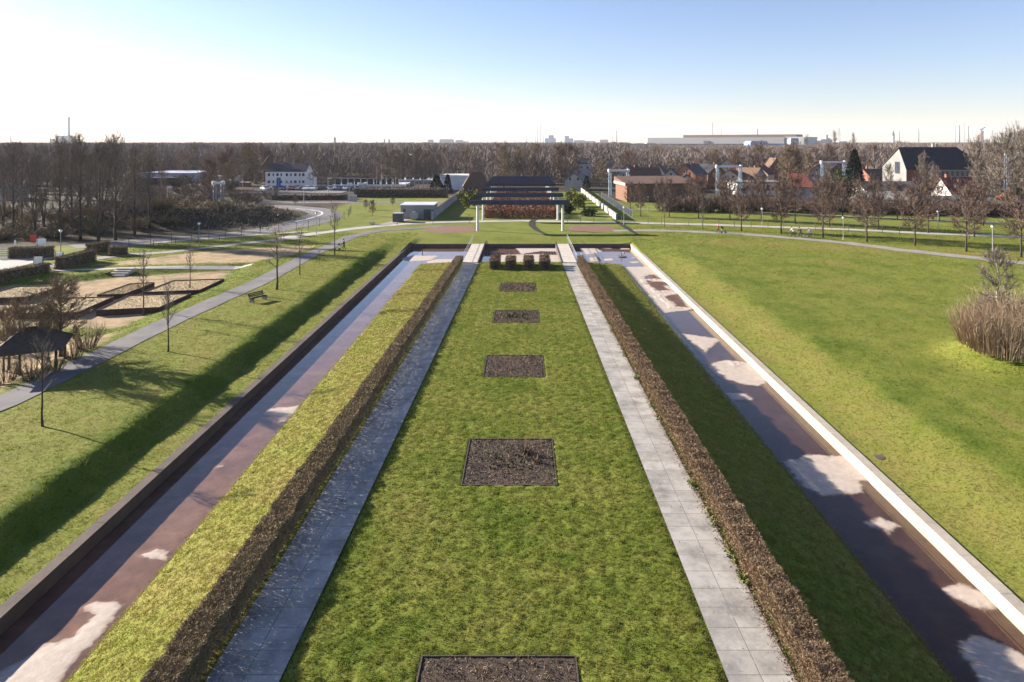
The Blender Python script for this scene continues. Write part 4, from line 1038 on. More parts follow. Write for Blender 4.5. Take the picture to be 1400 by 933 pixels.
# raised beds of dry planting in the sunken garden
def raised_bed(label, px, zt=1.45):
    P = [at(a, b, zt) for a, b in px]; c = (sum(p[0] for p in P) / 4, sum(p[1] for p in P) / 4); t = thing("raised_bed", label, "raised bed", (c[0], c[1], .85)); L = [(p[0] - c[0], p[1] - c[1]) for p in P]
    MB().prism([(x * .985, y * .985) for x, y in L], -.1, zt - .85 - .06).build("dry_planting", M['drystraw'], t)
    w = MB()
    for i in range(4):
        a, b = Vector(L[i]), Vector(L[(i + 1) % 4]); d = (b - a); m_ = (a + b) / 2; w.box((m_.x, m_.y, (zt - .85) / 2 - .02), (d.length + .04 - .1 * (i % 2), .06, zt - .85 + .12 + .004 * i), math.atan2(d.y, d.x))
    w.build("retaining_edge", M['corten'], t); s = MB(); random.seed(int(px[0][0]))
    for i in range(1500):
        u, v = random.uniform(.02, .98), random.uniform(.03, .97); a = Vector(L[0]).lerp(Vector(L[1]), u); b = Vector(L[3]).lerp(Vector(L[2]), u); p = a.lerp(b, v); p = Vector((p.x, p.y, zt - .93)); twig(s, p, p + Vector((random.gauss(0, .12), random.gauss(0, .12), random.uniform(.08, .2))), .04)
    s.build("straw_tufts", M['drystraw'], t)
raised_bed("raised bed of dry straw planting at the far left edge, furthest back", [(-40, 409), (34, 406.5), (87, 390.8), (22, 391.8)])
raised_bed("raised bed with rusty edge behind the bare multi-stem tree", [(19, 429), (108, 426.5), (155, 406), (76, 408)]); raised_bed("raised bed of dry straw in the middle of the five", [(133, 403.5), (171, 402), (211, 386.5), (178, 388)])
raised_bed("raised bed of dry straw nearest the asphalt path", [(132, 424.5), (218, 420.5), (261, 401.5), (176, 404)]); raised_bed("raised bed furthest right, with a young tree at its front edge", [(195, 400), (273, 396.8), (306, 381.5), (236, 384)])

# bench
b0 = ground(353, 412); t = thing("park_bench", "dark park bench with a tilted back on the left lawn", "bench", b0, math.radians(62)); 
s_ = MB(); [s_.bbox(-.95, .95, -.25 + .13 * k, -.15 + .13 * k, .42, .46) for k in range(4)]; s_.build("seat", M['blackcloth'], t)
s_ = MB(); [s_.box((0, .30 + .05 * k, .56 + .14 * k), (1.9, .03, .11)) for k in range(3)]; s_.build("backrest", M['blackcloth'], t)
for sx in (-.8, .8): MB().bbox(sx - .04, sx + .04, -.28, .28, -.05, .42).build("leg", M['darksteel'], t); MB().tube([(sx, .26, .4), (sx, .42, .92)], .035, 5).build("back_support", M['darksteel'], t)
# small roofed shelter under the bare trees
p0 = Vector((*at(44, 505, 1.4), 1.35)); t = thing("garden_shelter", "small dark hip-roofed shelter under the bare trees at the left edge", "shelter", p0, math.radians(25)); R_ = MB(); a = 2.2
R_.add([(-a, -a, 1.75), (a, -a, 1.75), (a, a, 1.75), (-a, a, 1.75), (-.5, 0, 3.1), (.5, 0, 3.1)], [(0, 1, 5, 4), (1, 2, 5), (2, 3, 4, 5), (3, 0, 4), (3, 2, 1, 0)]); R_.build("roof", M['timber'], t)
for sx in (-1, 1):
    for sy in (-1, 1): MB().tube([(sx * 1.7, sy * 1.7, -.3), (sx * 1.7, sy * 1.7, 1.76)], .09, 6).build("post", M['timber'], t)
st_ = thing("drain_cover", "round grey drain cover in the grass beside the right canal", "drain cover", (19.25, ground(1187, 626)[1], hz(19.25, ground(1187, 626)[1]) + .02)); MB().lathe([(.3, -.1), (.3, .0), (.26, .01)], n=14).build("rim", M['concdark'], st_); MB().lathe([(.25, -.05), (.25, .008)], n=14).build("lid", M['concdark'], st_)

# ------------------------------------------------------------------ trees
random.seed(3)
YT = [bare_tree(11 + i, 6.6, .42, 2.6, .075, 13, 5, 9, (.7, 1.25), .016, .6, up=.5) for i in range(2)]
RT = [bare_tree(21 + i, 8.4, .27, 6.2, .15, 30, 9, 15, (.25, 1.15), .05, .85) for i in range(3)]
BT = [bare_tree(31 + i, 17, .16, 8.0, .24, 30, 8, 10, (.75, 1.3), .05, 1.5, multi=1 + i % 2 * 2, up=.45) for i in range(3)]
WT = [bare_tree(41 + i, 12, .22, 8.2, .2, 30, 9, 14, (.35, 1.2), .075, 1.25) for i in range(3)]
BI = [bare_tree(51, 13, .25, 5, .13, 26, 8, 12, (.4, 1.2), .05, 1.2)]
def proto(kind, idx, src, twm, bark=None):
    T, Cc = src; return (T, Cc, twm, bark or M['bark'])
PROTO = {}
def plant(key, src, twm, bark, name, label, cat, loc, rz, sc, group):
    if key not in PROTO:
        PROTO[key] = tree_thing(name, label, cat, src[0], src[1], loc, rz, 1, bark, twm, group); o = PROTO[key]; o.scale = sc if hasattr(sc, '__len__') else (sc, sc, sc); return o
    return dup(PROTO[key], loc, rz, sc, label, group)
# young trees on the left lawn: px base, py base, py top
yl = [(58, 583, 470, "young tree on the left lawn nearest the viewer, at the left edge"), (230, 481, 395, "young bare tree on the left lawn, second from the viewer"), (378.5, 396, 322, "young tree with a fan-shaped crown behind the bench"), (410, 376, 318, "slim young tree just behind the fan-shaped one"), (436.5, 361, 344, "smallest sapling on the left lawn"), (457.5, 348.5, 286, "tall slim young tree beside the person with the dark pushchair"), (196, 432, 352, "young tree standing between two raised beds"), (260, 400, 340, "young tree at the front edge of the rightmost raised bed"), (229, 445, 405, "thin sapling beside the asphalt path by the raised beds")]
for i, (px, py, pt, lb) in enumerate(yl):
    p = ground(px, py); h = (py - pt) / F_PX * p.y; k = h / 6.6; plant("y%d" % (i % 2), YT[i % 2], M['twig_grey'], M['bark'], "young_tree", lb, "tree", p, i * 1.7, (k * (1.5 if i == 2 else 1.0), k * (1.5 if i == 2 else 1.0), k), "young trees on the left lawn")
rows = {'front': [(1013.6, 316.4, 262), (1068, 320, 258), (1125, 325, 256), (1185, 331, 260), (1251, 336, 266), (1321, 344, 268), (1396, 352, 272)], 'middle': [(876, 296, 258), (915, 296.5, 255), (955, 299, 252), (998, 301, 252), (1041, 303.5, 252), (1087, 306, 250), (1134, 310, 255), (1201, 314, 262), (1269, 319, 262), (1332, 324, 262)], 'back': [(862, 288, 256), (902, 288, 254), (943, 289, 252), (986, 292, 252), (1030, 292, 250), (1076, 294, 250), (1152, 297, 255), (1227, 300, 258), (1284, 304, 256), (1344, 309, 260)]}
ri = 0
for rn, rr in rows.items():
    for i, (px, py, pt) in enumerate(rr):
        p = ground(px, py); h = (py - pt) / F_PX * p.y; k = h / 8.4; kk = "r%d" % (ri % 3); w = min(k, 1.05) * (.92 if rn == 'front' else .85)
        plant(kk, RT[ri % 3], M['twig_brown'], M['bark'], "avenue_tree", "leafless avenue tree right of the pergola, %s from left in the %s row" % (ORD[i], rn), "tree", p, ri * 2.1, (w, w, k), "avenue trees along the right paths"); ri += 1
for i, (px, py, pt, lb) in enumerate([(961, 314, 285, "thin pale sapling left of the person in red"), (908.5, 310.5, 280, "thin pale sapling by the far right path, left of the other")]):
    p = ground(px, py); k = (py - pt) / F_PX * p.y / 6.6; plant("y%d" % i, YT[i], M['twig_grey'], M['bark'], "young_tree", lb, "tree", p, i, (.7, .7, k), "saplings by the right path")
# big bare clump on the left
clump = [(18, 318, 205), (48, 322, 203), (82, 326, 200), (110, 327, 195), (134, 329, 190), (158, 327, 198), (184, 322, 208), (60, 312, 208), (98, 313, 200), (140, 312, 202), (172, 311, 205), (204, 314, 216), (30, 308, 212), (120, 305, 205), (222, 308, 225), (-25, 318, 206), (5, 310, 208)]
for i, (px, py, pt) in enumerate(clump):
    d = F_PX * 16.4 / (py - CY); z = hz(X(px, d), d); h = Z(pt, d) - z; k = h / 17; j = i % 3
    plant("b%d" % j, BT[j], M['twig_grey'], M['bark'], "tall_bare_tree", "tall bare tree in the left clump, %s" % ["at its left end", "left of its middle", "with a forked trunk near its middle", "in its front middle", "with the highest top", "right of the highest one", "at its lower right side", "left, in its second rank", "in the second rank below the tall chimney", "centre of the second rank", "right of centre in the second rank", "at its right end", "far left in the rear rank", "middle of the rear rank", "small, at the extreme right", "cut by the left edge of the photo", "next to the left edge of the photo"][i], "tree", (X(px, d), d, z), i * 1.3, (k * .95, k * .95, k), "tall bare trees in the left clump")
# trees and shrubs at the lower left
for i, (px, py, pt, w, lb) in enumerate([(83, 489, 398, 1.5, "bare multi-stem tree in front of the rusty raised bed"), (66, 492, 425, 1.0, "thin bare tree left of the multi-stem tree"), (27, 508, 420, 1.0, "bare tree beside the dark shelter at the left edge"), (57, 506, 450, .8, "small bare tree in front of the dark shelter"), (5, 500, 425, 1.0, "bare tree cut by the left edge beside the shelter")]):
    p = Vector((*at(px, py, 1.3), 0)); p.z = hz(p.x, p.y); k = (py - pt) / F_PX * p.y / 12; plant("w%d" % (1 if i == 0 else 2), WT[1 if i == 0 else 2], M['twig_tan'], M['bark'], "small_bare_tree", lb, "tree", p, i, (k * w, k * w, k), "bare trees by the shelter")
SH = [shrub_mesh(61 + i, 2.0, 2.4, 60 + 15 * i, .028 + .01 * i) for i in range(3)]
def shrub(key, src, twm, label, loc, rz, sc, group, name="shrub"):
    if key not in PROTO:
        t = thing(name, label, "shrub", loc, rz, group); t.scale = sc if hasattr(sc, '__len__') else (sc, sc, sc); src[0].build("stems", M['twig_willow'] if key == 'willow' else M['bark'], t); src[1].build("twigs", twm, t); PROTO[key] = t; return t
    return dup(PROTO[key], loc, rz, sc, label, group)
for i, (px, py, k, lb) in enumerate([(118, 478, 1.0, "greenish bare shrub beside the multi-stem tree"), (100, 492, .8, "low bare shrub at the foot of the multi-stem tree"), (20, 470, 1.1, "bare shrub behind the dark shelter"), (8, 520, .9, "brown shrub at the left edge in front of the shelter"), (45, 522, .8, "brown shrub left of the asphalt path below the shelter"), (75, 510, .7, "low brown shrub between the shelter and the path")]):
    p = Vector((*at(px, py, 1.3), 0)); p.z = hz(p.x, p.y); shrub("sa", SH[0], M['twig_tan'], lb, p, i, k, "shrubs by the shelter")
random.seed(5); ws = [(1376, 480, .95), (1349, 470, .75), (1392, 464, .95), (1425, 480, 1.0), (1400, 448, .8)]
WS = shrub_mesh(77, 3.7, 6.0, 480, .014, .5, .43)
for i, (px, py, k) in enumerate(ws):
    p = Vector((*at(px, py, 2.2), 0)); p.z = hz(p.x, p.y); shrub("willow", WS, M['twig_willow'], ["straw-coloured willow bush at the right edge, front middle one", "willow bush at the right edge, the leftmost one", "willow bush at the right edge, behind the front one", "willow bush cut by the right edge of the photo", "smallest willow bush, at the back of the right edge clump"][i], p, i * 1.9, k, "willow bushes on the right mound", "willow_bush")
p = Vector((*at(1364, 470, 2), 0)); p.z = hz(p.x, p.y); plant("bi0", BI[0], M['twig_grey'], M['birchbark'], "birch_tree", "thin white-barked tree rising out of the willow bushes", "tree", p, 0, (.66, .66, .50), "birches")

# reddish thicket behind the right lawns, conifers and bamboo
random.seed(9); k = 0
for i in range(64):
    t_ = i / 63; px = 905 + 520 * t_ + random.uniform(-4, 4); d = 166 - 14 * t_ + random.uniform(-3, 6); x = X(px, d); j = k % 3; k += 1
    shrub("th%d" % j, SH[j], M['twig_brown'], "leafless reddish shrub in the thicket behind the right lawns", (x, d, hz(x, d)), random.uniform(0, 6), (random.uniform(1.5, 2.4), random.uniform(1.5, 2.4), random.uniform(1.2, 2.0)), "thicket shrubs behind the right lawns")
for i in range(70):
    px = random.uniform(-60, 240); d = 113 + (px - 60) * .03 + random.uniform(3, 46); x = X(px, d); shrub("ud%d" % (i % 2), SH[1 + i % 2], M['bramble'], "dark undergrowth shrub at the foot of the left tree clump", (x, d, hz(x, d)), random.uniform(0, 6), (random.uniform(1.2, 2.2), random.uniform(1.2, 2.2), random.uniform(.6, 1.4)), "undergrowth shrubs under the left clump")
mo = []
n = 15000; a_ = RNG.normal(-71, 14, n); b_ = RNG.normal(142, 7.5, n); ok = (soil_w(a_, b_) > .3) | (H(a_, b_) > 1.8); ok &= (np.abs(a_ + 71) < 27) & (np.abs(b_ - 143) < 15); cl = fbm(a_, b_, 5, 91); ok &= RNG.random(n) < .35 + .6 * cl; a_, b_ = a_[ok], b_[ok]; n = len(a_)
P = np.stack([a_, b_, H(a_, b_) - .05], 1); d = RNG.normal(0, .6, (n, 3)); d[:, 2] = np.abs(d[:, 2]) * .6 + .5; L = RNG.uniform(.3, 1.1, n)[:, None]; s = np.cross(d, RNG.normal(0, 1, (n, 3))); s /= np.linalg.norm(s, axis=1)[:, None]
V = np.stack([P - s * .09, P + s * .09, P + d * L], 1).reshape(-1, 3); tag(np_mesh("undergrowth", V, np.arange(len(V)).reshape(-1, 3), M['bramble']), "brown bramble undergrowth covering the mound beside the curved road", "undergrowth", kind='stuff')
def blob_thing(name, label, cat, px, d, rx, h, m, n, size, z=1.0, cone=False, trunk=True):
    t = thing(name, label, cat, (X(px, d), d, z))
    if trunk: MB().tube([(0, 0, -.1), (0, 0, h * .9)], [.25, .03], 6).build("trunk", M['bark'], t)
    leaf_blob(int(px) + 7, n, rx, rx * .9, h if cone else h / 2, size, .35 if cone else 0, cone).build("crown", m, t); return t
random.seed(31)
for i in range(64):
    px = random.uniform(175, 372); d = random.uniform(176, 292)
    if px > 340 and 215 < d < 252: continue
    x = X(px, d); shrub("th%d" % (i % 3), SH[i % 3], M['twig_brown'], "brown leafless shrub on the waste ground behind the bramble mound", (x, d, hz(x, d)), random.uniform(0, 6), (random.uniform(1.5, 2.6), random.uniform(1.5, 2.6), random.uniform(1.0, 2.1)), "shrubs on the waste ground behind the mound")
blob_thing("spruce_tree", "large dark spruce in front of the grey gabled hall", "tree", 1168, 196, 3.6, 14.5, M['spruce'], 3200, .8, cone=True)
blob_thing("conifer_tree", "dark conifer with a broad cone shape beside the white flat building", "tree", 597, 225, 2.6, 6.0, M['spruce'], 900, .7, cone=True); blob_thing("conifer_tree", "slim dark conifer right of the broader one by the white flat building", "tree", 612, 222, 1.5, 6.2, M['spruce'], 700, .6, cone=True)
blob_thing("conifer_tree", "small dark conifer in front of the white gabled cottage", "tree", 802, 228, 1.5, 5.5, M['spruce'], 600, .6, cone=True); blob_thing("evergreen_tree", "green round tree left of the large spruce", "tree", 1148, 190, 3.6, 9, M['evergreen'], 1300, .7)
for i, (px, d, r_, h) in enumerate([(640, 172, 1.9, 4.4), (651, 180, 1.8, 4.0), (633, 186, 1.6, 3.6)]): blob_thing("bamboo_clump", "yellow green bamboo clump left of the navy beams, %s" % ["the big front one", "the right one", "the small back one"][i], "bamboo", px, d, r_, h, M['bamboo'], 900, .5, trunk=False)
for i, (px, d, r_, h) in enumerate([(783, 176, 2.0, 5.0), (792, 170, 1.8, 4.2), (776, 160, 1.6, 2.4)]): blob_thing("bamboo_clump", "yellow green bamboo clump right of the navy beams, %s" % ["the tall back one", "the one by the white wall", "the low front one"][i], "bamboo", px, d, r_, h, M['bamboo' if i < 2 else 'evergreen'], 900, .5, trunk=False)
blob_thing("evergreen_shrub", "low round evergreen shrub inside the right garden wall", "shrub", 805, 154, 1.8, 1.7, M['evergreen'], 700, .45, trunk=False); blob_thing("evergreen_shrub", "orange brown shrub beside the small red roofed house", "shrub", 1372, 165, 2.2, 4.5, M['twig_red'], 600, .6, trunk=False); blob_thing("evergreen_shrub", "dark round evergreen behind the orange brown shrub", "shrub", 1385, 172, 2.6, 5.5, M['spruce'], 900, .6, trunk=False)
# small trees on the lawns by the road bend
for i, (px, py, pt, w, lb) in enumerate([(500, 287, 275, 1.2, "small tree on the grass right of the utility boxes"), (509, 296, 277, 1.0, "bushy small tree on the grass by the path fork"), (537, 282, 272, 1.3, "small tree on the grass behind the white shed"), (404, 281, 268, 1.3, "small tree beside the road junction")]):
    p = Vector((*at(px, py, 1.0), 1.0)); k = (py - pt) / F_PX * p.y / 12; plant("w0", WT[0], M['twig_brown'], M['bark'], "small_bare_tree", lb, "tree", p, i, (k * w, k * w, k), "small trees by the road bend")
# mid-distance trees around the houses
random.seed(17)
def free(px, d):
    for a, b, d0 in [(838, 945, 205), (928, 1012, 262), (1036, 1058, 258), (1112, 1186, 256), (858, 878, 258), (968, 990, 264), (1010, 1080, 225), (1078, 1122, 206), (1200, 1350, 232), (445, 645, 300), (355, 420, 270), (670, 765, 238), (630, 668, 225), (780, 815, 236), (185, 270, 300), (865, 930, 262), (598, 642, 242)]:
        if a - 6 < px < b + 6 and d < d0 + 8: return False
    return True
k = 0; tries = 0
while k < 150 and tries < 4000:
    tries += 1; px = random.uniform(-60, 1460); d = random.uniform(185, 345) ** 1.0
    if px < 230 and d < 200: continue
    if 230 < px < 640 and d < 222: continue
    if not free(px, d): continue
    j = k % 3; h = random.uniform(8.5, 14) * (1 if d > 230 else .85); kk = h / 12; tone = 'twig_brown' if (k // 3) % 2 else 'twig_tan'
    if k % 11 == 10: plant("bi0", BI[0], M['twig_grey'], M['birchbark'], "birch_tree", "pale birch among the bare trees in the middle distance", "tree", (X(px, d), d, 1.0), k, h / 13, "birches in the middle distance")
    else: plant("m%d%s" % (j, tone), WT[j], M[tone], M['bark'], "bare_tree", "leafless tree among the houses and halls in the middle distance", "tree", (X(px, d), d, 1.0), k * 1.1, (kk * random.uniform(.8, 1.2), kk * random.uniform(.8, 1.2), kk), "bare trees in the middle distance")
    k += 1
for i, (px, d, pt) in enumerate([(1215, 190, 232), (1262, 186, 222), (1278, 182, 235), (1375, 160, 196), (1356, 175, 205), (1392, 178, 192), (1410, 170, 190), (1132, 205, 232), (1335, 190, 205)]):
    h = Z(pt, d) - 1; plant("e%d" % (i % 3), WT[i % 3], M['twig_grey'], M['bark'], "bare_tree", "leafless tree near the grey gabled hall, %s" % ["before its glazed corner", "before its dark roof", "beside its brick end", "large, at the right edge", "behind the small red roofed house", "tallest at the right edge", "cut by the right edge", "left of the spruce", "at its right end"][i], "tree", (X(px, d), d, 1.0), i * 2.0, (h / 12 * .62, h / 12 * .62, h / 12), "trees around the grey gabled hall")
for i in range(16):
    px = [515, 522, 536, 548, 560, 572, 585, 528, 541, 555, 567, 579, 592, 606, 545, 600][i]; d = 238 + 3 * (i % 5); h = 11 + (i * 7 % 4); plant("bi0", BI[0], M['twig_grey'], M['birchbark'], "birch_tree", "pale birch in the row behind the long low hall, %s from left" % ORD[sorted([515, 522, 536, 548, 560, 572, 585, 528, 541, 555, 567, 579, 592, 606, 545, 600]).index(px)], "tree", (X(px, d), d, 1.0), i * .9, h / 13, "birches behind the long low hall")
for i, (px, d, pt) in enumerate([(424, 270, 210), (352, 275, 214), (1141, 430, 184), (1167, 440, 186), (1100, 430, 186), (1338, 420, 188), (1150, 330, 205)]):
    h = Z(pt, d) - 1; plant("b%d" % (i % 3), BT[i % 3], M['twig_tan'], M['bark'], "poplar_tree", "slim leafless poplar, %s" % ["right of the white apartment block", "left of the white apartment block", "highest one left of the gabled hall on the skyline", "right of the highest skyline poplar", "below the end of the long white factory", "on the skyline above the gabled hall's roof end", "behind the dark spruce"][i], "tree", (X(px, d), d, 1.0), i, (h / 17 * .6, h / 17 * .6, h / 17), "poplars")

# ------------------------------------------------------------------ forest (a far-off wood, one mass)
def forest(name, label, y0, y1, spacing, h0, h1, nsh, wf, seed, edge=None):
    r = np.random.default_rng(seed); A = (y1 ** 2 - y0 ** 2) / 2 * 1.72; n = int(A / spacing ** 2)
    y = np.sqrt(r.uniform(y0 ** 2, y1 ** 2, n)); x = (r.uniform(-.88, .84, n)) * y
    if edge is not None: k = edge(x, y); x, y = x[k], y[k]; n = len(x)
    h = (h0 + (h1 - h0) * (.5 + .5 * np.clip(fbm(x, y, 160, seed), -1, 1))) * r.uniform(.78, 1.12, n); cr = spacing * .62
    pxs = CX + F_PX * x / y; h = np.where((pxs > 855) & (pxs < 1112), np.minimum(h, 13.2), h)
    bx = x[:, None] + r.normal(0, .30, (n, nsh)) * cr; by = y[:, None] + r.normal(0, .30, (n, nsh)) * cr; u = r.uniform(.05, .88, (n, nsh)); bz = 1 + h[:, None] * u
    ang = r.uniform(0, 2 * PI, (n, nsh)); out = r.uniform(.1, .75, (n, nsh)) * cr * (1 - u * .4); tx = bx + np.cos(ang) * out; ty = by + np.sin(ang) * out; tz = 1 + h[:, None] * np.minimum(1.0, u + r.uniform(.05, .24, (n, nsh)))
    a2 = r.uniform(0, 2 * PI, (n, nsh)); w = wf * r.uniform(.5, 1.4, (n, nsh)); 
    V = np.stack([np.stack([bx - np.cos(a2) * w, by - np.sin(a2) * w, bz], -1), np.stack([bx + np.cos(a2) * w, by + np.sin(a2) * w, bz], -1), np.stack([tx, ty, tz], -1)], 2).reshape(-1, 3)
    return tag(np_mesh(name, V, np.arange(len(V)).reshape(-1, 3), M['forest']), label, "wood", kind='stuff')
def clear_of(x, y):
    px = CX + F_PX * x / y; k = np.ones(len(x), bool)
    for a, b, d0 in [(995, 1075, 305), (928, 1012, 272), (355, 425, 275), (440, 650, 300), (180, 345, 315), (783, 808, 345), (832, 846, 455), (862, 1100, 268), (1190, 1350, 262), (820, 880, 272), (1110, 1190, 312), (960, 995, 342)]:
        k &= ~((px > a) & (px < b) & (y < d0))
    return k
forest("bare_forest", "brown leafless wood filling the middle distance behind the houses", 262, 820, 8.0, 11.5, 17.0, 150, .15, 201, clear_of)
forest("bare_forest", "far brown wood reaching up to the horizon", 820, 2200, 17, 10.5, 18.5, 90, .42, 202)
forest("bare_forest", "most distant hazy wood along the skyline", 2200, 6500, 58, 12, 18.5, 70, 1.8, 203)
# ------------------------------------------------------------------ buildings
def win(parent, face, w, dp, u, z, ww, wh, fm=None):
    """window on a face: u along the face from its centre, z of the sill"""
    e = .03; fr = MB(); pn = MB()
    def put(mb, u0, u1, z0, z1, t0, t1):
        if face == 'front': mb.bbox(u0, u1, -dp / 2 - t1, -dp / 2 - t0, z0, z1)
        elif face == 'back': mb.bbox(u0, u1, dp / 2 + t0, dp / 2 + t1, z0, z1)
        elif face == 'left': mb.bbox(-w / 2 - t1, -w / 2 - t0, u0, u1, z0, z1)
        else: mb.bbox(w / 2 + t0, w / 2 + t1, u0, u1, z0, z1)
    b = .09
    put(fr, u - ww / 2, u + ww / 2, z, z + b, .0, .08); put(fr, u - ww / 2, u + ww / 2, z + wh - b, z + wh, .0, .08); put(fr, u - ww / 2, u - ww / 2 + b, z + b + .002, z + wh - b - .002, .0, .078); put(fr, u + ww / 2 - b, u + ww / 2, z + b + .002, z + wh - b - .002, .0, .078)
    put(pn, u - ww / 2 + .03, u + ww / 2 - .03, z + .03, z + wh - .03, .002, .035)
    f = fr.build("window", fm or M['whitesteel'], parent); pn.build("pane", M['glass'], f); return f
def house(label, px, d, w, dp, eave, ridge, rz, wm, rm, axis='y', wins=(), chim=1, hip=0.0, cat="house", name="house", z=1.0, ov=.35, off=0.0):
    """ridge along local y (gable shows to the front) or x (long side to the front); off shifts the ridge"""
    t = thing(name, label, cat, (X(px, d), d + dp / 2, z), rz); a, b = w / 2, dp / 2; e, r = eave - z, ridge - z; wl = MB()
    if axis == 'y':
        wl.add([(-a, -b, -.5), (a, -b, -.5), (a, b, -.5), (-a, b, -.5), (-a, -b, e), (a, -b, e), (a, b, e), (-a, b, e), (off, -b, r - .12), (off, b, r - .12)], [(0, 1, 5, 8, 4), (1, 2, 6, 5), (2, 3, 7, 9, 6), (3, 0, 4, 7), (4, 8, 9, 7), (5, 6, 9, 8)])
        ends = [(-a - ov, e - ov * (r - e) / (a + off)), (off, r), (a + ov, e - ov * (r - e) / (a - off))]
        pts = lambda y: [(x, y, zz) for x, zz in ends]
        rf = MB(); th_ = .2; y0, y1 = -b - ov, b + ov; h0, h1 = y0 + hip * w, y1 - hip * w
        V = [(ends[0][0], y0, ends[0][1]), (ends[2][0], y0, ends[2][1]), (ends[2][0], y1, ends[2][1]), (ends[0][0], y1, ends[0][1]), (off, h0, r), (off, h1, r)]
        fs = [(1, 2, 5, 4), (3, 0, 4, 5), (0, 1, 4), (2, 3, 5)] if hip else [(1, 2, 5, 4), (3, 0, 4, 5)]
    else:
        wl.add([(-a, -b, -.5), (a, -b, -.5), (a, b, -.5), (-a, b, -.5), (-a, -b, e), (a, -b, e), (a, b, e), (-a, b, e), (-a + (hip * dp if hip > 0 else 0), off, r - .12), (a - abs(hip) * dp, off, r - .12)], [(0, 1, 5, 4), (1, 2, 6, 5) if hip else (1, 2, 6, 9, 5), (2, 3, 7, 6), (3, 0, 4, 7) if hip > 0 else (3, 0, 4, 8, 7)] + ([] if hip else [(4, 5, 9, 8), (6, 7, 8, 9)]))
        s0, s1 = (r - e) / (b + off), (r - e) / (b - off)
        V = [(-a - ov, -b - ov, e - ov * s0), (a + ov, -b - ov, e - ov * s0), (a + ov, b + ov, e - ov * s1), (-a - ov, b + ov, e - ov * s1), (-a - ov + (hip * dp if hip > 0 else 0), off, r), (a + ov - abs(hip) * dp, off, r)]
        fs = [(0, 1, 5, 4), (2, 3, 4, 5)] + ([(1, 2, 5)] if hip else []) + ([(3, 0, 4)] if hip > 0 else []); rf = MB(); th_ = .2
        if hip < 0: pass
    wl.build("wall", wm, t); n = len(V); V2 = [(x, y, zz + th_) for x, y, zz in V]
    bd = {}
    for f in fs:
        for i in range(len(f)):
            k = (f[i], f[(i + 1) % len(f)]); bd[k] = 1
    side = [(p, q, q + n, p + n) for (p, q) in bd if (q, p) not in bd]
    R = rf.add(V + V2, [tuple(i + n for i in f) for f in fs] + [tuple(reversed(f)) for f in fs] + side).build("roof", rm, t)
    for c in range(chim):
        cx, cy = ((off + .12 * w, -b * .4 + c * b * .9) if axis == 'y' else (-a * .5 + c * a, off + .1 * dp)); MB().bbox(cx - .3, cx + .3, cy - .3, cy + .3, r - 1.2, r + .9).bbox(cx - .36, cx + .36, cy - .36, cy + .36, r + .902, r + 1.0).build("chimney", M['brick'], R)
    for fc, u, zz, ww, wh in wins: win(t, fc, w, dp, u, zz, ww, wh)
    return t
gw = [('front', -1.4, 3.3, 1.0, 1.2), ('front', 1.4, 3.3, 1.0, 1.2), ('front', 0, 5.6, .9, 1.0), ('left', 1.5, 2.8, 1.1, 1.3), ('left', -2, 2.8, 1.1, 1.3)]
house("cream white gabled house with dark roof behind the brick hall", 922, 225, 7.6, 9, 5.2, 8.9, -.25, M['white'], M['darkroof'], 'y', gw, 1)
house("house with an orange gable and dark roof", 951, 240, 7.8, 14, 6.2, 9.9, -.55, M['orange'], M['darkroof'], 'y', gw, 2)
house("low cream house in front of the orange gabled one", 943, 226, 6.8, 8, 4.2, 6.7, -.2, M['cream'], M['darkroof'], 'y', gw[:2], 1)
house("tall tan gabled house with a dark roof behind the pipe gantry", 1006, 285, 10, 14, 6.4, 10.6, -.5, M['cream'], M['darkroof'], 'y', gw, 1)
house("low brown roofed house under the right pipe gantry", 1006, 250, 9, 9, 4.2, 7.4, -.5, M['cream'], M['brownroof'], 'y', gw[:2], 1)
house("small cream gabled house right of the pipe gantry", 1030, 252, 8, 10, 4.4, 8.0, .6, M['white'], M['brownroof'], 'y', gw[:2], 1)
house("narrow red brick house with a steep gable", 1063, 285, 6.6, 10, 6.2, 10.9, -.1, M['brick'], M['brownroof'], 'y', gw[:3], 1)
house("white house with a bright red hipped roof", 1099, 196, 9, 8.5, 4.9, 8.4, -.35, M['white'], M['redroof'], 'x', [('front', -2.6, 2.4, 1.3, 1.4), ('front', -.6, 2.4, 1.3, 1.4), ('left', 0, 2.4, 1.6, 1.4)], 1, .38)
house("grey gabled house left of the cream white one", 906, 258, 5.0, 10, 5.6, 9.0, -.3, M['greyrender'], M['darkroof'], 'y', gw[2:3], 0)
house("broad dark roofed house group behind the brick hall's left part", 883, 238, 11, 10, 4.6, 8.6, .1, M['brownbrick'], M['brownroof'], 'x', [('front', -3, 2, 1.2, 1.2), ('front', 2, 2, 1.2, 1.2)], 2)
house("white gabled cottage right of the navy beams", 791, 236, 6.6, 9, 4.2, 6.9, -.35, M['white'], M['greyroof'], 'y', gw[:2], 1)
house("distant white gabled house above the white cottage", 788, 330, 6.8, 9, 6.6, 10.2, -.4, M['white'], M['darkroof'], 'y', gw[:2], 1)
house("distant grey house with a flat-looking roof right of the white gabled one", 801, 326, 6.0, 9, 7.6, 9.6, -.1, M['greyrender'], M['darkroof'], 'x', [('front', -1.5, 4, 1, 1.2), ('front', 1.2, 4, 1, 1.2)], 1)
house("distant cream gabled house alone in the trees above the left gantry", 838, 440, 9, 10, 6.2, 10.0, -.3, M['white'], M['cream'], 'y', gw[:2], 0)
house("brown hip-roofed house left of the navy beams", 650, 213, 8.2, 8.2, 3.9, 8.0, .1, M['brownbrick'], M['brownroof'], 'x', [('front', -2, 1.6, 1.2, 1.2)], 1, .35)
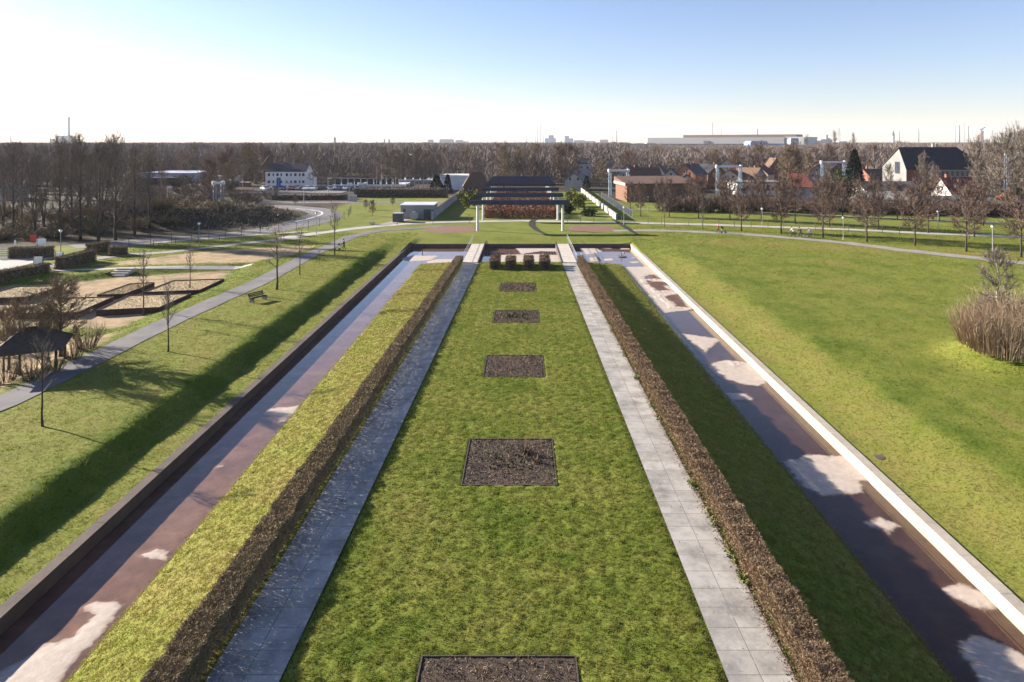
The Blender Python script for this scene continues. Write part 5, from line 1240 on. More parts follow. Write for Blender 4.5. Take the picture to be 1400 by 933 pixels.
aw = [('front', u, z, 1.0 if i % 2 == 0 else .7, 1.15) for z in (1.6, 4.2) for i, u in enumerate((-6.0, -4.4, -2.9, -1.5, .5, 2.0, 3.6, 5.2, 6.5))]
house("long white apartment block with a dark roof and two rows of windows", 390, 250, 14.6, 9, 7.1, 9.7, .02, M['whitebright'], M['darkroof'], 'x', aw, 3, 0, "apartment block", "apartment_block")
house("white house cut by the left edge of the photo", 2, 196, 6, 8, 4.2, 5.8, .3, M['white'], M['greyroof'], 'y', gw[:2], 0)
house("distant dark roof left of the apartment block", 342, 300, 11, 9, 6.5, 9.4, .1, M['brownbrick'], M['darkroof'], 'x', [('front', -2, 3, 1, 1.2)], 0)
for px, d, w, rz, wm, rm, lb in [(866, 262, 8, -.5, 'white', 'darkroof', "dark roofed house at the left end of the village, behind the gantry"), (974, 268, 8.5, .4, 'brownbrick', 'darkroof', "brown house with a dark roof between the orange and tan houses"), (1046, 262, 8, -.6, 'cream', 'brownroof', "cream house right of the small cream gabled one"), (1124, 262, 9, -.4, 'white', 'redroof', "distant red roofed house right of the bright red hipped roof"), (1143, 300, 9, .3, 'brick', 'darkroof', "distant brick house beside the spruce"), (986, 330, 9, -.4, 'white', 'darkroof', "distant white gabled house above the orange one"), (1178, 262, 8, -.5, 'cream', 'brownroof', "distant cream house between the spruce and the gabled hall")]:
    house(lb, px, d, w, 9.5, 5.4, 8.8, rz, M[wm], M[rm], 'y', gw[:4], 1)
# grey gabled hall on the right
ch = house("big grey gabled hall with a dark roof, skylight window and brick side", 1296, 200, 22.5, 15, 10.1, 16.0, -.06, M['brick'], M['darkroof'], 'x', [('front', -4 + 1.42 * k, 6.6, 1.05, 2.2) for k in range(10)] + [('front', -4 + 1.42 * k, 2.6, 1.05, 2.2) for k in range(10)], 0, -.42, "hall", "gabled_hall", off=-3.2)
a, b = 11.25, 7.5
MB().add([(-a - .13, -b, 4.4), (-a - .13, b, 4.4), (-a - .13, b, 9.0), (-a - .13, -3.2, 14.7), (-a - .13, -b, 9.0), (-a - .01, -b, 4.4), (-a - .01, b, 4.4), (-a - .01, b, 9.0), (-a - .01, -3.2, 14.7), (-a - .01, -b, 9.0)], [(0, 4, 3, 2, 1), (0, 1, 6, 5), (1, 2, 7, 6), (2, 3, 8, 7), (3, 4, 9, 8), (4, 0, 5, 9)]).build("gable_panel", M['gablegrey'], ch)
w_ = win(ch, 'left', 22.8, 15, -2.2, 7.2, 3.0, 3.6, M['darksteel']); 
for k in range(3): win(ch, 'left', 22.5, 15, -4 + 4 * k, .8, 3.2, 3.2)
MB().bbox(-a + 3.5, a + .2, -b - .16, -b - .02, 8.2, 9.0).build("fascia", M['white'], ch)
for k in (0, 1): MB().lathe([(.32, 0), (.32, 1.7)], (-1.2 + 1.1 * k, -2.4, 14.6), 10).build("vent_pipe", M['white'], ch)
house("small house with brown-red roof and white wall by the brick wing", 1319, 168, 7.8, 7, 5.2, 8.6, .1, M['whitebright'], M['redroof'], 'x', [('front', -.6, 1.8, 1.7, 1.1)], 1)
house("long low grey roofed outbuilding at the right edge", 1335, 164, 25, 6, 3.0, 4.4, -.1, M['brownbrick'], M['greyroof'], 'x', [('front', -8, 1, 1.2, 1.1), ('front', 4, 1, 1.2, 1.1)], 0, 0, "outbuilding", "outbuilding")
house("white rounded-arch garage with a low grey roof behind the thicket", 1221, 171, 14, 8, 3.3, 5.0, -.62, M['white'], M['greyroof'], 'x', [('front', -3, .6, 2.4, 1.8), ('front', 3, .6, 2.4, 1.8)], 0, .3, "garage", "garage")
house("row of dull terraced houses behind the white garage", 1220, 190, 15, 8, 4.4, 6.4, 0, M['greyrender'], M['greyroof'], 'x', [('front', -6 + 2.4 * k, 2.2, 1.1, 1.2) for k in range(6)], 1, 0, "terrace", "terraced_houses")
house("small white garage right of the white rounded-arch one", 1291, 165, 4, 5, 3.0, 4.2, .1, M['white'], M['darkroof'], 'y', [('front', 0, .5, 1.6, 1.6)], 0, 0, "garage", "garage")
house("distant brick house behind the terraced houses", 1202, 240, 8, 8, 5.2, 8, .2, M['brick'], M['brownroof'], 'x', gw[:1], 1)
def flat_hall(label, px0, px1, d, dp, ytop, wm, rm, wins=(), rz=0, name="flat_roofed_hall", fascia=None, cat="hall", z=1.0):
    top = Z(ytop, d); w = (px1 - px0) * d / F_PX; t = thing(name, label, cat, (X((px0 + px1) / 2, d), d + dp / 2, z), rz); h = top - z
    MB().bbox(-w / 2, w / 2, -dp / 2, dp / 2, -.5, h - .4).build("wall", wm, t); MB().bbox(-w / 2 - .4, w / 2 + .4, -dp / 2 - .4, dp / 2 + .4, h - .398, h).build("roof", rm, t)
    for f in wins: win(t, f[0], w, dp, *f[1:])
    if fascia: MB().bbox(-w / 2 - .45, w / 2 + .45, -dp / 2 - .5, -dp / 2 - .402, h - .75, h + .05).build("fascia", fascia, t)
    return t, w, h
bh, w_, h_ = flat_hall("long brown brick hall with a brown roof behind the right lawn", 852, 946, 192, 12, 251, M['brownbrick'], M['brownroof'], [('front', 1.8 + 1.3 * k - 3, 1.3, 1.1, 2.2) for k in range(4)], .12)
rf_ = [c for c in bh.children if c.name.startswith("roof")][0]; MB().add([(-w_ / 2 - .4, -6.4, h_ + .01), (w_ / 2 + .4, -6.4, h_ + .01), (w_ / 2 + .4, 6.4, h_ + 1.5), (-w_ / 2 - .4, 6.4, h_ + 1.5), (-w_ / 2 - .4, 6.4, h_), (w_ / 2 + .4, 6.4, h_)], [(0, 1, 2, 3), (3, 2, 5, 4), (0, 3, 4), (1, 5, 2)]).build("roof_slope", M['brownroof'], rf_)
MB().bbox(-w_ / 2 - .1, -w_ / 2 + 1.1, -6.6, -5.4, 0, h_ - .42).build("brick_pier", M['brick'], bh); MB().bbox(-w_ / 2 - .5, -w_ / 2 - .42, -6.4, 6.4, h_ - .6, h_ + .2).build("pale_roof_edge", M['concpale'], bh)
flat_hall("flat workshop hall with dark window band beside the red roofed house", 1008, 1072, 212, 10, 249, M['whitebright'], M['greyroof'], [('front', -5 + 2.6 * k, 1.6, 2.4, 1.8) for k in range(5)])
flat_hall("white flat roofed building left of the brown hip-roofed house", 600, 642, 238, 14, 240.5, M['whitebright'], M['whitebright'], [('front', -3, 2, 1.6, 1.4)], .1)
flat_hall("glazed car showroom with a white roof and fascia", 456, 552, 255, 14, 252.5, M['whitebright'], M['lavroof'], [('front', -11.5 + 2.4 * k, .6, 2.2, 2.6) for k in range(10)], .03, "car_showroom", M['signwhite'], "showroom")
flat_hall("long low hall with a pale sawtooth roof behind the showroom", 505, 600, 275, 18, 246, M['hallgrey'], M['lavroof'], [('front', -10 + 3 * k, 1.6, 2.4, 1.6) for k in range(7)], .0, "low_hall")
t = thing("roof_sign", "small bright white roof peak on the low hall", "roof light", (X(493, 266), 266, Z(250, 266))); MB().prism([(-1.3, -.6), (1.3, -.6), (1.3, .6), (-1.3, .6)], 0, .5).add([(-1.2, -.5, .5), (1.2, -.5, .5), (1.2, .5, .5), (-1.2, .5, .5), (-.8, 0, 1.6)], [(0, 1, 4), (1, 2, 4), (2, 3, 4), (3, 0, 4)]).build("lantern", M['white'], t); MB().tube([(0, 0, -Z(250, 266) + 1), (0, 0, 0)], .2, 6).build("post", M['greysteel'], t)
flat_hall("wide hall with a lavender metal roof behind the left tree clump", 190, 264, 285, 26, 236.5, M['lavroof'], M['lavroof'], [('front', 3 + 2.2 * k, .6, 1.8, 2.2) for k in range(3)], .05, "metal_hall")
flat_hall("dark shed in front of the lavender roofed hall", 192, 232, 270, 8, 243.5, M['brownbrick'], M['darkroof'], [('front', 0, .6, 2, 2)], .05, "dark_shed")
for i, (px, dd, yt, w_, m, lb) in enumerate([(299, 262, 240.5, 2.4, 'cream', "cream site container left of the green tank"), (314.5, 258, 246, 2.6, 'bamboo', "pale green tank behind the blue gantry"), (327, 262, 240.5, 2.2, 'white', "white site container on the right of the green tank"), (307, 264, 244, 2.6, 'greyrender', "grey site container behind the green tank"), (336, 256, 249, 3.4, 'brick', "low red container near the parked cars")]):
    t = thing("site_container", lb, "container", (X(px, dd), dd, 1.0)); h = Z(yt, dd) - 1; MB().bbox(-w_ / 2, w_ / 2, -1.2, 1.2, 0, h - .15).build("body", M['greysteel'] if m == 'bamboo' else M[m], t); MB().bbox(-w_ / 2 - .08, w_ / 2 + .08, -1.28, 1.28, h - .148, h).build("lid", M['whitesteel'], t); MB().bbox(-.4, .4, -1.24, -1.205, 0.02, 1.9).build("door", M['darksteel'], t)
# pipe gantries
def gantry(label, pxl, pxr, d, yt, z=1.0, skew=0.0):
    w = (pxr - pxl) * d / F_PX; h = Z(yt, d) - z; t = thing("pipe_gantry", label, "pipe gantry", (X((pxl + pxr) / 2, d), d, z), skew)
    for s in (-1, 1):
        l = MB()
        for dx, dy in ((-.3, -.5), (.3, -.5), (.3, .5), (-.3, .5)): l.tube([(s * w / 2 + dx * 1.3, dy * 1.3, -.2), (s * w / 2 + dx, dy, h)], .07, 4)
        for k in range(6):
            z0, z1 = h * k / 6, h * (k + 1) / 6; f = 1 if k % 2 else -1
            l.tube([(s * w / 2 - .33 * f, -.55, z0), (s * w / 2 + .33 * f, -.55, z1)], .05, 4); l.tube([(s * w / 2 - .33, -.55 * f, z0), (s * w / 2 - .33, .55 * f, z1)], .05, 4)
        l.build("lattice_leg", M['bluesteel'], t)
    MB().tube([(-w / 2 - .3, -.25, h + .32), (w / 2 + .3, -.25, h + .32)], .32, 10).tube([(-w / 2 - .3, .45, h + .32), (w / 2 + .3, .45, h + .32)], .3, 10).build("pipe", M['whitesteel'], t)
    e = MB(); 
    for s in (-1, 1): e.lathe([(.0, -.5), (.45, -.5), (.5, .0), (.45, .5), (0, .55)], (s * (w / 2 + .25), 0, h + .35), 10)
    e.build("pipe_elbow", M['whitesteel'], t)
gantry("pale pipe gantry beside the left end of the brick hall", 834, 858, 212, 235); gantry("pale blue pipe gantry in front of the tan gabled house", 981, 1012, 212, 229.5); gantry("white pipe gantry touching the dark spruce", 1124, 1154, 225, 223.5); gantry("short white pipe gantry near the right edge of the photo", 1376, 1392, 226, 212); gantry("tall blue pipe gantry standing above the bramble mound", 294, 303.5, 188, 252, 1.0, .5); gantry("slim blue lattice pipe gantry right of the showroom", 492, 499, 232, 253, 1.0, .4)
# cars
def make_car(colr):
    t = thing("parked_car", "", "car", (0, 0, 0)); b = MB(); pr = [(-2.1, .35), (-2.15, .75), (-1.9, .95), (-1.25, 1.0), (1.0, .98), (1.9, .85), (2.1, .7), (2.1, .35)]
    n = len(pr); b.add([(x, -.85, z) for x, z in pr] + [(x, .85, z) for x, z in pr], [tuple(range(n)), tuple(range(2 * n - 1, n - 1, -1))] + [(i, i + n, (i + 1) % n + n, (i + 1) % n) for i in range(n)]); 
    pr2 = [(-1.35, 1.38), (-1.1, 1.45), (.1, 1.45), (.35, 1.38)]; n = 4; b.add([(x, -.66, z) for x, z in pr2] + [(x, .66, z) for x, z in pr2], [tuple(range(n)), tuple(range(2 * n - 1, n - 1, -1))] + [(i, i + n, (i + 1) % n + n, (i + 1) % n) for i in range(n)]); b.build("body", CARP[colr], t)
    w = MB(); pr3 = [(-1.85, .96), (-1.35, 1.41), (.35, 1.41), (1.05, .97)]; n = 4; w.add([(x, -.78 if z < 1 else -.64, z) for x, z in pr3] + [(x, .78 if z < 1 else .64, z) for x, z in pr3], [tuple(range(n)), tuple(range(2 * n - 1, n - 1, -1))] + [(i, i + n, (i + 1) % n + n, (i + 1) % n) for i in range(n)]); w.build("window", M['glass'], t)
    for sx in (-1.3, 1.3):
        for sy in (-.8, .8): wh = MB().tube([(sx, sy - .1, .32), (sx, sy + .1, .32)], .32, 12).build("wheel", M['black'], t); MB().tube([(sx, sy - .105, .32), (sx, sy + .105, .32)], .18, 8).build("rim", M['greysteel'], wh)
    for sy in (-.6, .6): MB().box((2.09, sy, .68), (.06, .3, .14)).build("headlight", M['lampglobe'], t)
    return t
CARS = {}
random.seed(23); cpx = [(362, 236), (367.5, 239), (374, 236), (380, 240), (387, 236), (393.5, 240), (399, 237), (405, 240), (411, 236), (419, 236), (424.5, 240), (430, 236), (437, 238), (443, 240), (452, 236), (457, 240), (463.5, 236), (469, 240), (475, 236), (482, 239), (488, 236)]
cols = ['white', 'silver', 'black', 'grey', 'blue', 'silver', 'red', 'black', 'grey', 'white', 'silver', 'white', 'black', 'grey', 'silver', 'white', 'blue', 'white', 'silver', 'black', 'blue']; cnt = {}
for (px, d), c in zip(cpx, cols):
    cnt[c] = cnt.get(c, 0) + 1; tot = cols.count(c); lb = "%s car parked in the row before the showroom" % c if tot == 1 else "%s parked car before the showroom, %s %s one from left" % (c, ORD[cnt[c] - 1], c); loc = (X(px, d), d, 1.13); rz = -PI / 2 + random.uniform(-.9, .9)
    if c not in CARS: CARS[c] = make_car(c); o = CARS[c]; o['label'] = lb; o['group'] = "cars parked before the showroom"; o.location = loc; o.rotation_euler = (0, 0, rz)
    else: dup(CARS[c], loc, rz, 1, lb)

# ------------------------------------------------------------------ skyline
def stack(label, px, d, ytop, w, m='stack', name="chimney_stack", cat="chimney"):
    h = Z(ytop, d) - 1; r = w / 2; t = thing(name, label, cat, (X(px, d), d, 1.0)); MB().lathe([(r * 1.15, -2), (r * .95, h * .97)], n=12).build("shaft", M[m], t, True); MB().lathe([(r * 1.05, h * .97), (r * 1.05, h)], n=12).build("rim", M[m], t)
stack("tallest grey chimney of the power station at the left", 94.2, 4000, 160, 13)
for a in [("slim dark chimney near the left edge of the skyline", 14.7, 3600, 185, 6), ("tall thin chimney of the central pair, left one", 735, 4600, 170.5, 4.2), ("tall thin chimney of the central pair, right one", 738.8, 4600, 170.5, 4.2), ("shorter chimney left of the central pair", 731.8, 4600, 180, 3.6), ("shorter chimney right of the central pair", 743.3, 4600, 181, 3.6), ("low thin chimney left of the central skyline, nearer the pair", 720, 4600, 182, 3), ("low thin chimney left of the central skyline, further out", 704, 4600, 182, 3), ("thin chimney between the town blocks and the white factory", 837, 4200, 181, 3), ("pale chimney left of the white factory", 843, 4000, 179, 6), ("thin chimney rising above the white factory roof", 974.3, 1750, 168, 1.9), ("faint short mast on the white factory roof", 986, 1750, 174, 1.2), ("white thick short vent on the white factory roof", 1035.5, 1700, 177, 3.0), ("white chimney right of the dark spire", 1229.3, 3600, 179, 5.5), ("pale chimney in the middle of the right skyline", 1255.7, 3600, 176, 6), ("thick white chimney left of the steaming one", 1311.3, 3600, 172, 8), ("thin grey chimney just right of the thick white one", 1318, 3600, 168.5, 3), ("pale chimney with a plume of steam", 1323.5, 3700, 172, 7), ("thin grey chimney left of the thick white one", 1306, 3800, 170, 3), ("faint thin chimney left of the church spire", 385, 4300, 190, 3), ("thin dark mast left of the church spire", 433.5, 3400, 179.5, 2.2), ("thin mast in the middle of the left skyline", 521 - 137, 4600, 189, 3), ("faint mast above the pale town skyline", 672.5, 4600, 180, 2.4), ("short dark chimney right of the power station block", 170, 3600, 187, 4), ("tiny dark chimney behind the tree clump", 193, 3600, 194, 4)]: stack(*a)
def block(label, parts, d, m, name="skyline_building", cat="building"):
    x0 = sum((p[0] + p[1]) / 2 for p in parts) / len(parts); t = thing(name, label, cat, (X(x0, d), d, 1.0)); 
    for i, (a, b, yt) in enumerate(parts):
        w = (b - a) * d / F_PX; cx = ((a + b) / 2 - x0) * d / F_PX; h = Z(yt, d) - 1; MB().bbox(cx - w / 2, cx + w / 2, 0 + i * w * .3, 1.2 * w + i * w * .3, -2, h - 2).bbox(cx - w / 2 * .9, cx + w / 2 * .9, i * w * .3 + .3, 1.1 * w + i * w * .3, h - 1.998, h).build("wing", M[m], t)
block("grey power station block beside the tallest chimney", [(77, 90, 185.5), (64, 77, 198), (90, 103, 194)], 3900, 'stack'); block("small industrial block left of the power station", [(35, 43, 195.5), (43, 52, 199)], 3700, 'stack'); block("cream silo tower left of the power station block", [(67.5, 72, 190.5), (66, 74, 196)], 3600, 'cream')
block("blue-grey town hall block in the centre of the skyline, left one", [(750, 757, 185), (745, 760, 189)], 4800, 'bluewall'); block("blue-grey town block in the centre of the skyline, right one", [(772, 778, 186), (778, 784, 189.5)], 4800, 'bluewall'); block("low distant town roofs right of the centre of the skyline", [(785, 800, 192), (820, 832, 191), (800, 815, 193)], 4800, 'stack')
block("pale tower blocks on the skyline left of the pergola axis", [(585, 592, 191), (600, 618, 190.5), (622, 632, 191.5), (632, 640, 193.5)], 4600, 'stack'); block("pair of faint towers on the skyline right of the church spire", [(524.5, 526.5, 190), (530.5, 533, 190.5)], 4600, 'stack'); block("faint pale buildings on the skyline above the lavender hall", [(222, 236, 195.5), (236, 250, 197), (256, 272, 196)], 4600, 'stack')
block("low pale halls on the right skyline", [(1105, 1124, 192), (1124, 1140, 190.5), (1150, 1162, 193.5)], 2300, 'hallwhite'); block("dark water tower block right of the white factory", [(1129.5, 1132, 184.5), (1131, 1136, 189)], 3000, 'stack'); block("low white hall in the trees left of the white factory", [(868, 900, 196.5), (884, 898, 195.5)], 1500, 'hallwhite'); block("small white building at the edge of the wood above the gantry", [(826, 836, 198.3), (849, 861, 198.5)], 1000, 'hallwhite', "far_hall")
def spire(label, px, d, ytop, w):
    h = Z(ytop, d) - 1; t = thing("church_tower", label, "church tower", (X(px, d), d, 1.0)); MB().box((0, 0, h * .3), (w, w, h * .6 + 2)).build("tower", M['greyrender'], t); MB().add([(-w / 2, -w / 2, h * .62), (w / 2, -w / 2, h * .62), (w / 2, w / 2, h * .62), (-w / 2, w / 2, h * .62), (0, 0, h)], [(0, 1, 4), (1, 2, 4), (2, 3, 4), (3, 0, 4), (3, 2, 1, 0)]).build("spire", M['darkroof'], t)
spire("dark pointed church spire on the left skyline", 457.8, 2600, 185.5, 8); spire("dark church spire on the right skyline", 1221.4, 3200, 177.5, 9)
# long white factory
t = thing("factory", "huge long white factory hall on the right horizon", "factory", (X(972, 1500), 1500, 1.0), -.62); t.scale = (1.27, 1, 1); k = 1500 / F_PX
MB().bbox((916 - 990) * k, (1066 - 990) * k, 0, 120, -1, Z(188.3, 1500) - 1).build("wall", M['factorywhite'], t); MB().bbox((1066 - 990) * k + .1, (1086 - 990) * k, 4, 110, -1, Z(187.8, 1500) - 1).build("end_wall", M['greyrender'], t)
r_ = MB().bbox((957 - 990) * k, (1077 - 990) * k, 8, 60, Z(188.3, 1500) - .99, Z(184.6, 1500) - 1).build("roof", M['rustroof'], t); MB().bbox((982 - 990) * k, (988 - 990) * k, -2, -.1, Z(196, 1500) - 1, Z(192.8, 1500) - 1).build("door", M['darksteel'], t)
t = thing("factory_annex", "low grey ribbed hall in front of the long white factory", "factory", (X(950, 1250), 1250, 1.0), -.5); t.scale = (1.18, 1, 1); k = 1250 / F_PX; MB().bbox((862 - 950) * k, (1024 - 950) * k, 0, 40, -1, Z(197.2, 1250) - 1).build("wall", M['hallgrey'], t); MB().bbox((860 - 950) * k, (1026 - 950) * k, -.5, 41, Z(197.2, 1250) - .998, Z(196.8, 1250) - .9).build("roof", M['greyroof'], t)
random.seed(4); b = MB()
for i in range(46): x = (866 + 3.4 * i - 950) * k; b.bbox(x, x + 2.2, -.25, -.02, 4.5, 9.5)
b.build("window_band", M['hallwhite'], t)
block("blue clad factory wing at the right end of the white factory", [(1026, 1050, 193), (1024, 1040, 196.5), (1052, 1094, 196.5), (1085, 1096, 189)], 1180, 'bluewall', "factory_wing", "factory")
def pylon(label, px, d, ytop):
    h = Z(ytop, d) - 1; t = thing("power_pylon", label, "pylon", (X(px, d), d, 1.0), .5); m = MB(); bw = h * .09
    for sx in (-1, 1):
        for sy in (-1, 1): m.tube([(sx * bw, sy * bw, -1), (sx * bw * .35, sy * bw * .35, h * .55), (0, 0, h)], .22, 4)
    for i in range(8):
        z0, z1 = h * i / 8 * .9, h * (i + 1) / 8 * .9; w0 = bw * (1 - z0 / h * .95); w1 = bw * (1 - z1 / h * .95); m.tube([(-w0, -w0, z0), (w1, -w1, z1)], .13, 3); m.tube([(w0, -w0, z0), (-w1, -w1, z1)], .13, 3)
    m.build("mast", M['greysteel'], t)
    for zz, aw_ in ((.62, .2), (.75, .27), (.88, .18)): MB().tube([(-h * aw_, 0, h * zz), (0, 0, h * (zz + .025)), (h * aw_, 0, h * zz)], .2, 4).tube([(-h * aw_, 0, h * zz), (h * aw_, 0, h * zz)], .2, 4).build("cross_arm", M['greysteel'], t)
for a in [("faint high-voltage pylon right of the power station", 148, 1700, 163), ("faint high-voltage pylon above the wood left of the tall mast", 291, 2000, 171), ("small faint pylon left of the church spire", 394, 2600, 183), ("lattice transmission tower on the left skyline", 354.5, 2400, 179), ("faint pylon at the left edge of the skyline", 28, 2400, 188), ("faint pylon left of the skyline poplars", 1147, 2000, 174), ("faint pylon right of the cooling tower", 1357, 2300, 177)]: pylon(*a)
t = thing("cooling_tower", "pale red cooling tower with a cap of steam", "cooling tower", (X(1340.5, 3600), 3600, 1.0)); k = 3600 / F_PX; h = Z(179, 3600) - 1; MB().lathe([(5.0 * k, -2), (4.0 * k, h * .4), (3.5 * k, h * .75), (3.7 * k, h)], n=24).build("shell", M['pinkstack'], t, True)
def puff(label, px, d, pts, name="steam"):
    mb = MB(); random.seed(int(px))
    for (a, y, r) in pts:
        c = Vector(((a - px) * d / F_PX, random.uniform(-5, 5), Z(y, d))); R = r * d / F_PX; vs = []; fs = []; n, m_ = 10, 7
        for i in range(m_ + 1):
            for j in range(n):
                th_, ph = PI * i / m_, 2 * PI * j / n; rr = R * random.uniform(.8, 1.15); vs.append((c.x + rr * math.sin(th_) * math.cos(ph), c.y + rr * math.sin(th_) * math.sin(ph), c.z + rr * .8 * math.cos(th_)))
        for i in range(m_):
            for j in range(n): fs.append((i * n + j, i * n + (j + 1) % n, (i + 1) * n + (j + 1) % n, (i + 1) * n + j))
        mb.add(vs, fs)
    o = mb.build(name, M['steam'], None, True); o.location = (X(px, d), d, 0); tag(o, label, "steam", kind='stuff')
puff("white steam rising from the cooling tower", 1341, 3600, [(1340, 177.6, 2.6), (1342.5, 175.6, 2.6), (1338.5, 176.4, 1.8), (1345, 174.3, 1.6), (1347, 174.8, 1.0)]); puff("white plume drifting right from the pale chimney", 1328, 3700, [(1323.5, 171.6, .8), (1325.5, 170.8, 1.0), (1328, 170.4, 1.0), (1331, 170.2, .9), (1334, 169.9, .7), (1336.5, 169.8, .45)])

# ------------------------------------------------------------------ people, pushchairs, bicycles, gull
def person(label, loc, rz, kind, top, legs, hairm, stride=.25):
    """one skinned body; kind: push (arms forward) or ride (seated on a bicycle)"""
    V = {}; E = []; Rr = {}
    def j(n, p, r, par=None):
        V[n] = p; Rr[n] = r
        if par: E.append((par, n))
    if kind == 'push':
        hipz, fx = .92, 0
        j('pelvis', (0, 0, hipz), .135); j('chest', (.03, 0, 1.28), .16, 'pelvis'); j('neck', (.06, 0, 1.47), .06, 'chest'); j('head', (.09, 0, 1.60), .10, 'neck'); j('crown', (.09, 0, 1.68), .08, 'head')
        for s, f in ((-1, 1), (1, -1)):
            j('hip%d' % s, (0, .09 * s, hipz - .06), .095, 'pelvis'); j('knee%d' % s, (.18 * f * stride * 3 + .05, .095 * s, .50), .068, 'hip%d' % s); j('ank%d' % s, (.36 * f * stride * 2.2 - .05, .095 * s, .08), .045, 'knee%d' % s); j('toe%d' % s, (.36 * f * stride * 2.2 + .12, .10 * s, .04), .04, 'ank%d' % s)
            j('sh%d' % s, (.03, .19 * s, 1.40), .07, 'chest'); j('el%d' % s, (.10, .24 * s, 1.14), .05, 'sh%d' % s); j('wr%d' % s, (.36, .20 * s, 1.04), .036, 'el%d' % s); j('ha%d' % s, (.45, .18 * s, 1.03), .035, 'wr%d' % s)
    else:
        j('pelvis', (-.18, 0, .98), .135); j('chest', (.04, 0, 1.32), .155, 'pelvis'); j('neck', (.13, 0, 1.49), .06, 'chest'); j('head', (.18, 0, 1.61), .10, 'neck'); j('crown', (.18, 0, 1.69), .08, 'head')
        for s, f in ((-1, 1), (1, -1)):
            j('hip%d' % s, (-.15, .09 * s, .93), .095, 'pelvis'); j('knee%d' % s, (.22, .10 * s, .72 if f > 0 else .60), .07, 'hip%d' % s); j('ank%d' % s, (.06, .11 * s, .36 if f > 0 else .16), .045, 'knee%d' % s); j('toe%d' % s, (.20, .11 * s, .33 if f > 0 else .12), .04, 'ank%d' % s)
            j('sh%d' % s, (.06, .19 * s, 1.43), .07, 'chest'); j('el%d' % s, (.24, .24 * s, 1.20), .05, 'sh%d' % s); j('wr%d' % s, (.42, .22 * s, 1.08), .036, 'el%d' % s); j('ha%d' % s, (.48, .21 * s, 1.06), .035, 'wr%d' % s)
    names = list(V); me = bpy.data.meshes.new("person"); me.from_pydata([V[n] for n in names], [(names.index(a), names.index(b)) for a, b in E], [])
    o = bpy.data.objects.new("tmp_body", me); COL.objects.link(o); sk = o.modifiers.new("s", 'SKIN'); sk.use_smooth_shade = True
    for i, n in enumerate(names): me.skin_vertices[0].data[i].radius = (Rr[n], Rr[n]); me.skin_vertices[0].data[i].use_root = (n == 'pelvis')
    ss = o.modifiers.new("d", 'SUBSURF'); ss.levels = 1; ss.render_levels = 1
    dg = bpy.context.evaluated_depsgraph_get(); nm = bpy.data.meshes.new_from_object(o.evaluated_get(dg)); bpy.data.objects.remove(o); nm.name = "person"
    nm.materials.clear(); [nm.materials.append(m) for m in (M['skin'], top, legs, M['black'])]
    hp = V['pelvis'][2]
    for p in nm.polygons:
        c = p.center; hand = c.x > V['wr1'][0] + .02 and .9 < c.z < 1.2
        p.material_index = 0 if (c.z > 1.45 + (.02 if kind == 'ride' else 0) or hand) else (3 if c.z < .085 else (1 if c.z > hp - .05 else 2)); p.use_smooth = True
    b = bpy.data.objects.new("person", nm); COL.objects.link(b); b.location = loc; b.rotation_euler = (0, 0, rz); tag(b, label, "person")
    hd = V['head']; h = MB(); n, m_ = 10, 6; vs = []
    for i in range(m_ + 1):
        for k in range(n): th_, ph = PI * .62 * i / m_, 2 * PI * k / n; vs.append((hd[0] - .02 + .115 * math.sin(th_) * math.cos(ph), .11 * math.sin(th_) * math.sin(ph), hd[2] + .02 + .125 * math.cos(th_)))
    h.add(vs, [(i * n + k, (i + 1) * n + k, (i + 1) * n + (k + 1) % n, i * n + (k + 1) % n) for i in range(m_) for k in range(n)]); h.build("hair", hairm, b, True)
    f = MB().box((hd[0] + .105, 0, hd[2] - .005), (.04, .03, .05)).build("nose", M['skin'], b)
    for s in (-1, 1): MB().box((hd[0] + .092, .038 * s, hd[2] + .025), (.02, .025, .014)).build("eye", M['black'], b); MB().box((hd[0], .105 * s, hd[2]), (.04, .03, .06)).build("ear", M['skin'], b)
    MB().box((hd[0] + .09, 0, hd[2] - .05), (.02, .05, .012)).build("mouth", M['red'], b)
    return b
def wheel(t, x, y, r, w, m, rim=None):
    mb = MB(); n = 18; vs = []; fs = []
    for k in range(n):
        a = 2 * PI * k / n
        for rr, yy in ((r, -w / 2), (r, w / 2), (r - w * 1.4, w / 2), (r - w * 1.4, -w / 2)): vs.append((x + rr * math.cos(a), y + yy, r + rr * math.sin(a)))
    for k in range(n):
        for q in range(4): fs.append((k * 4 + q, k * 4 + (q + 1) % 4, ((k + 1) % n) * 4 + (q + 1) % 4, ((k + 1) % n) * 4 + q))
    wh = mb.add(vs, fs).build("wheel", m, t); sp = MB()
    for k in range(8): a = 2 * PI * k / 8; sp.tube([(x, y, r), (x + (r - w) * math.cos(a), y, r + (r - w) * math.sin(a))], .006 + .008 * (r < .2), 3)
    sp.build("spokes", M['greysteel'], wh)
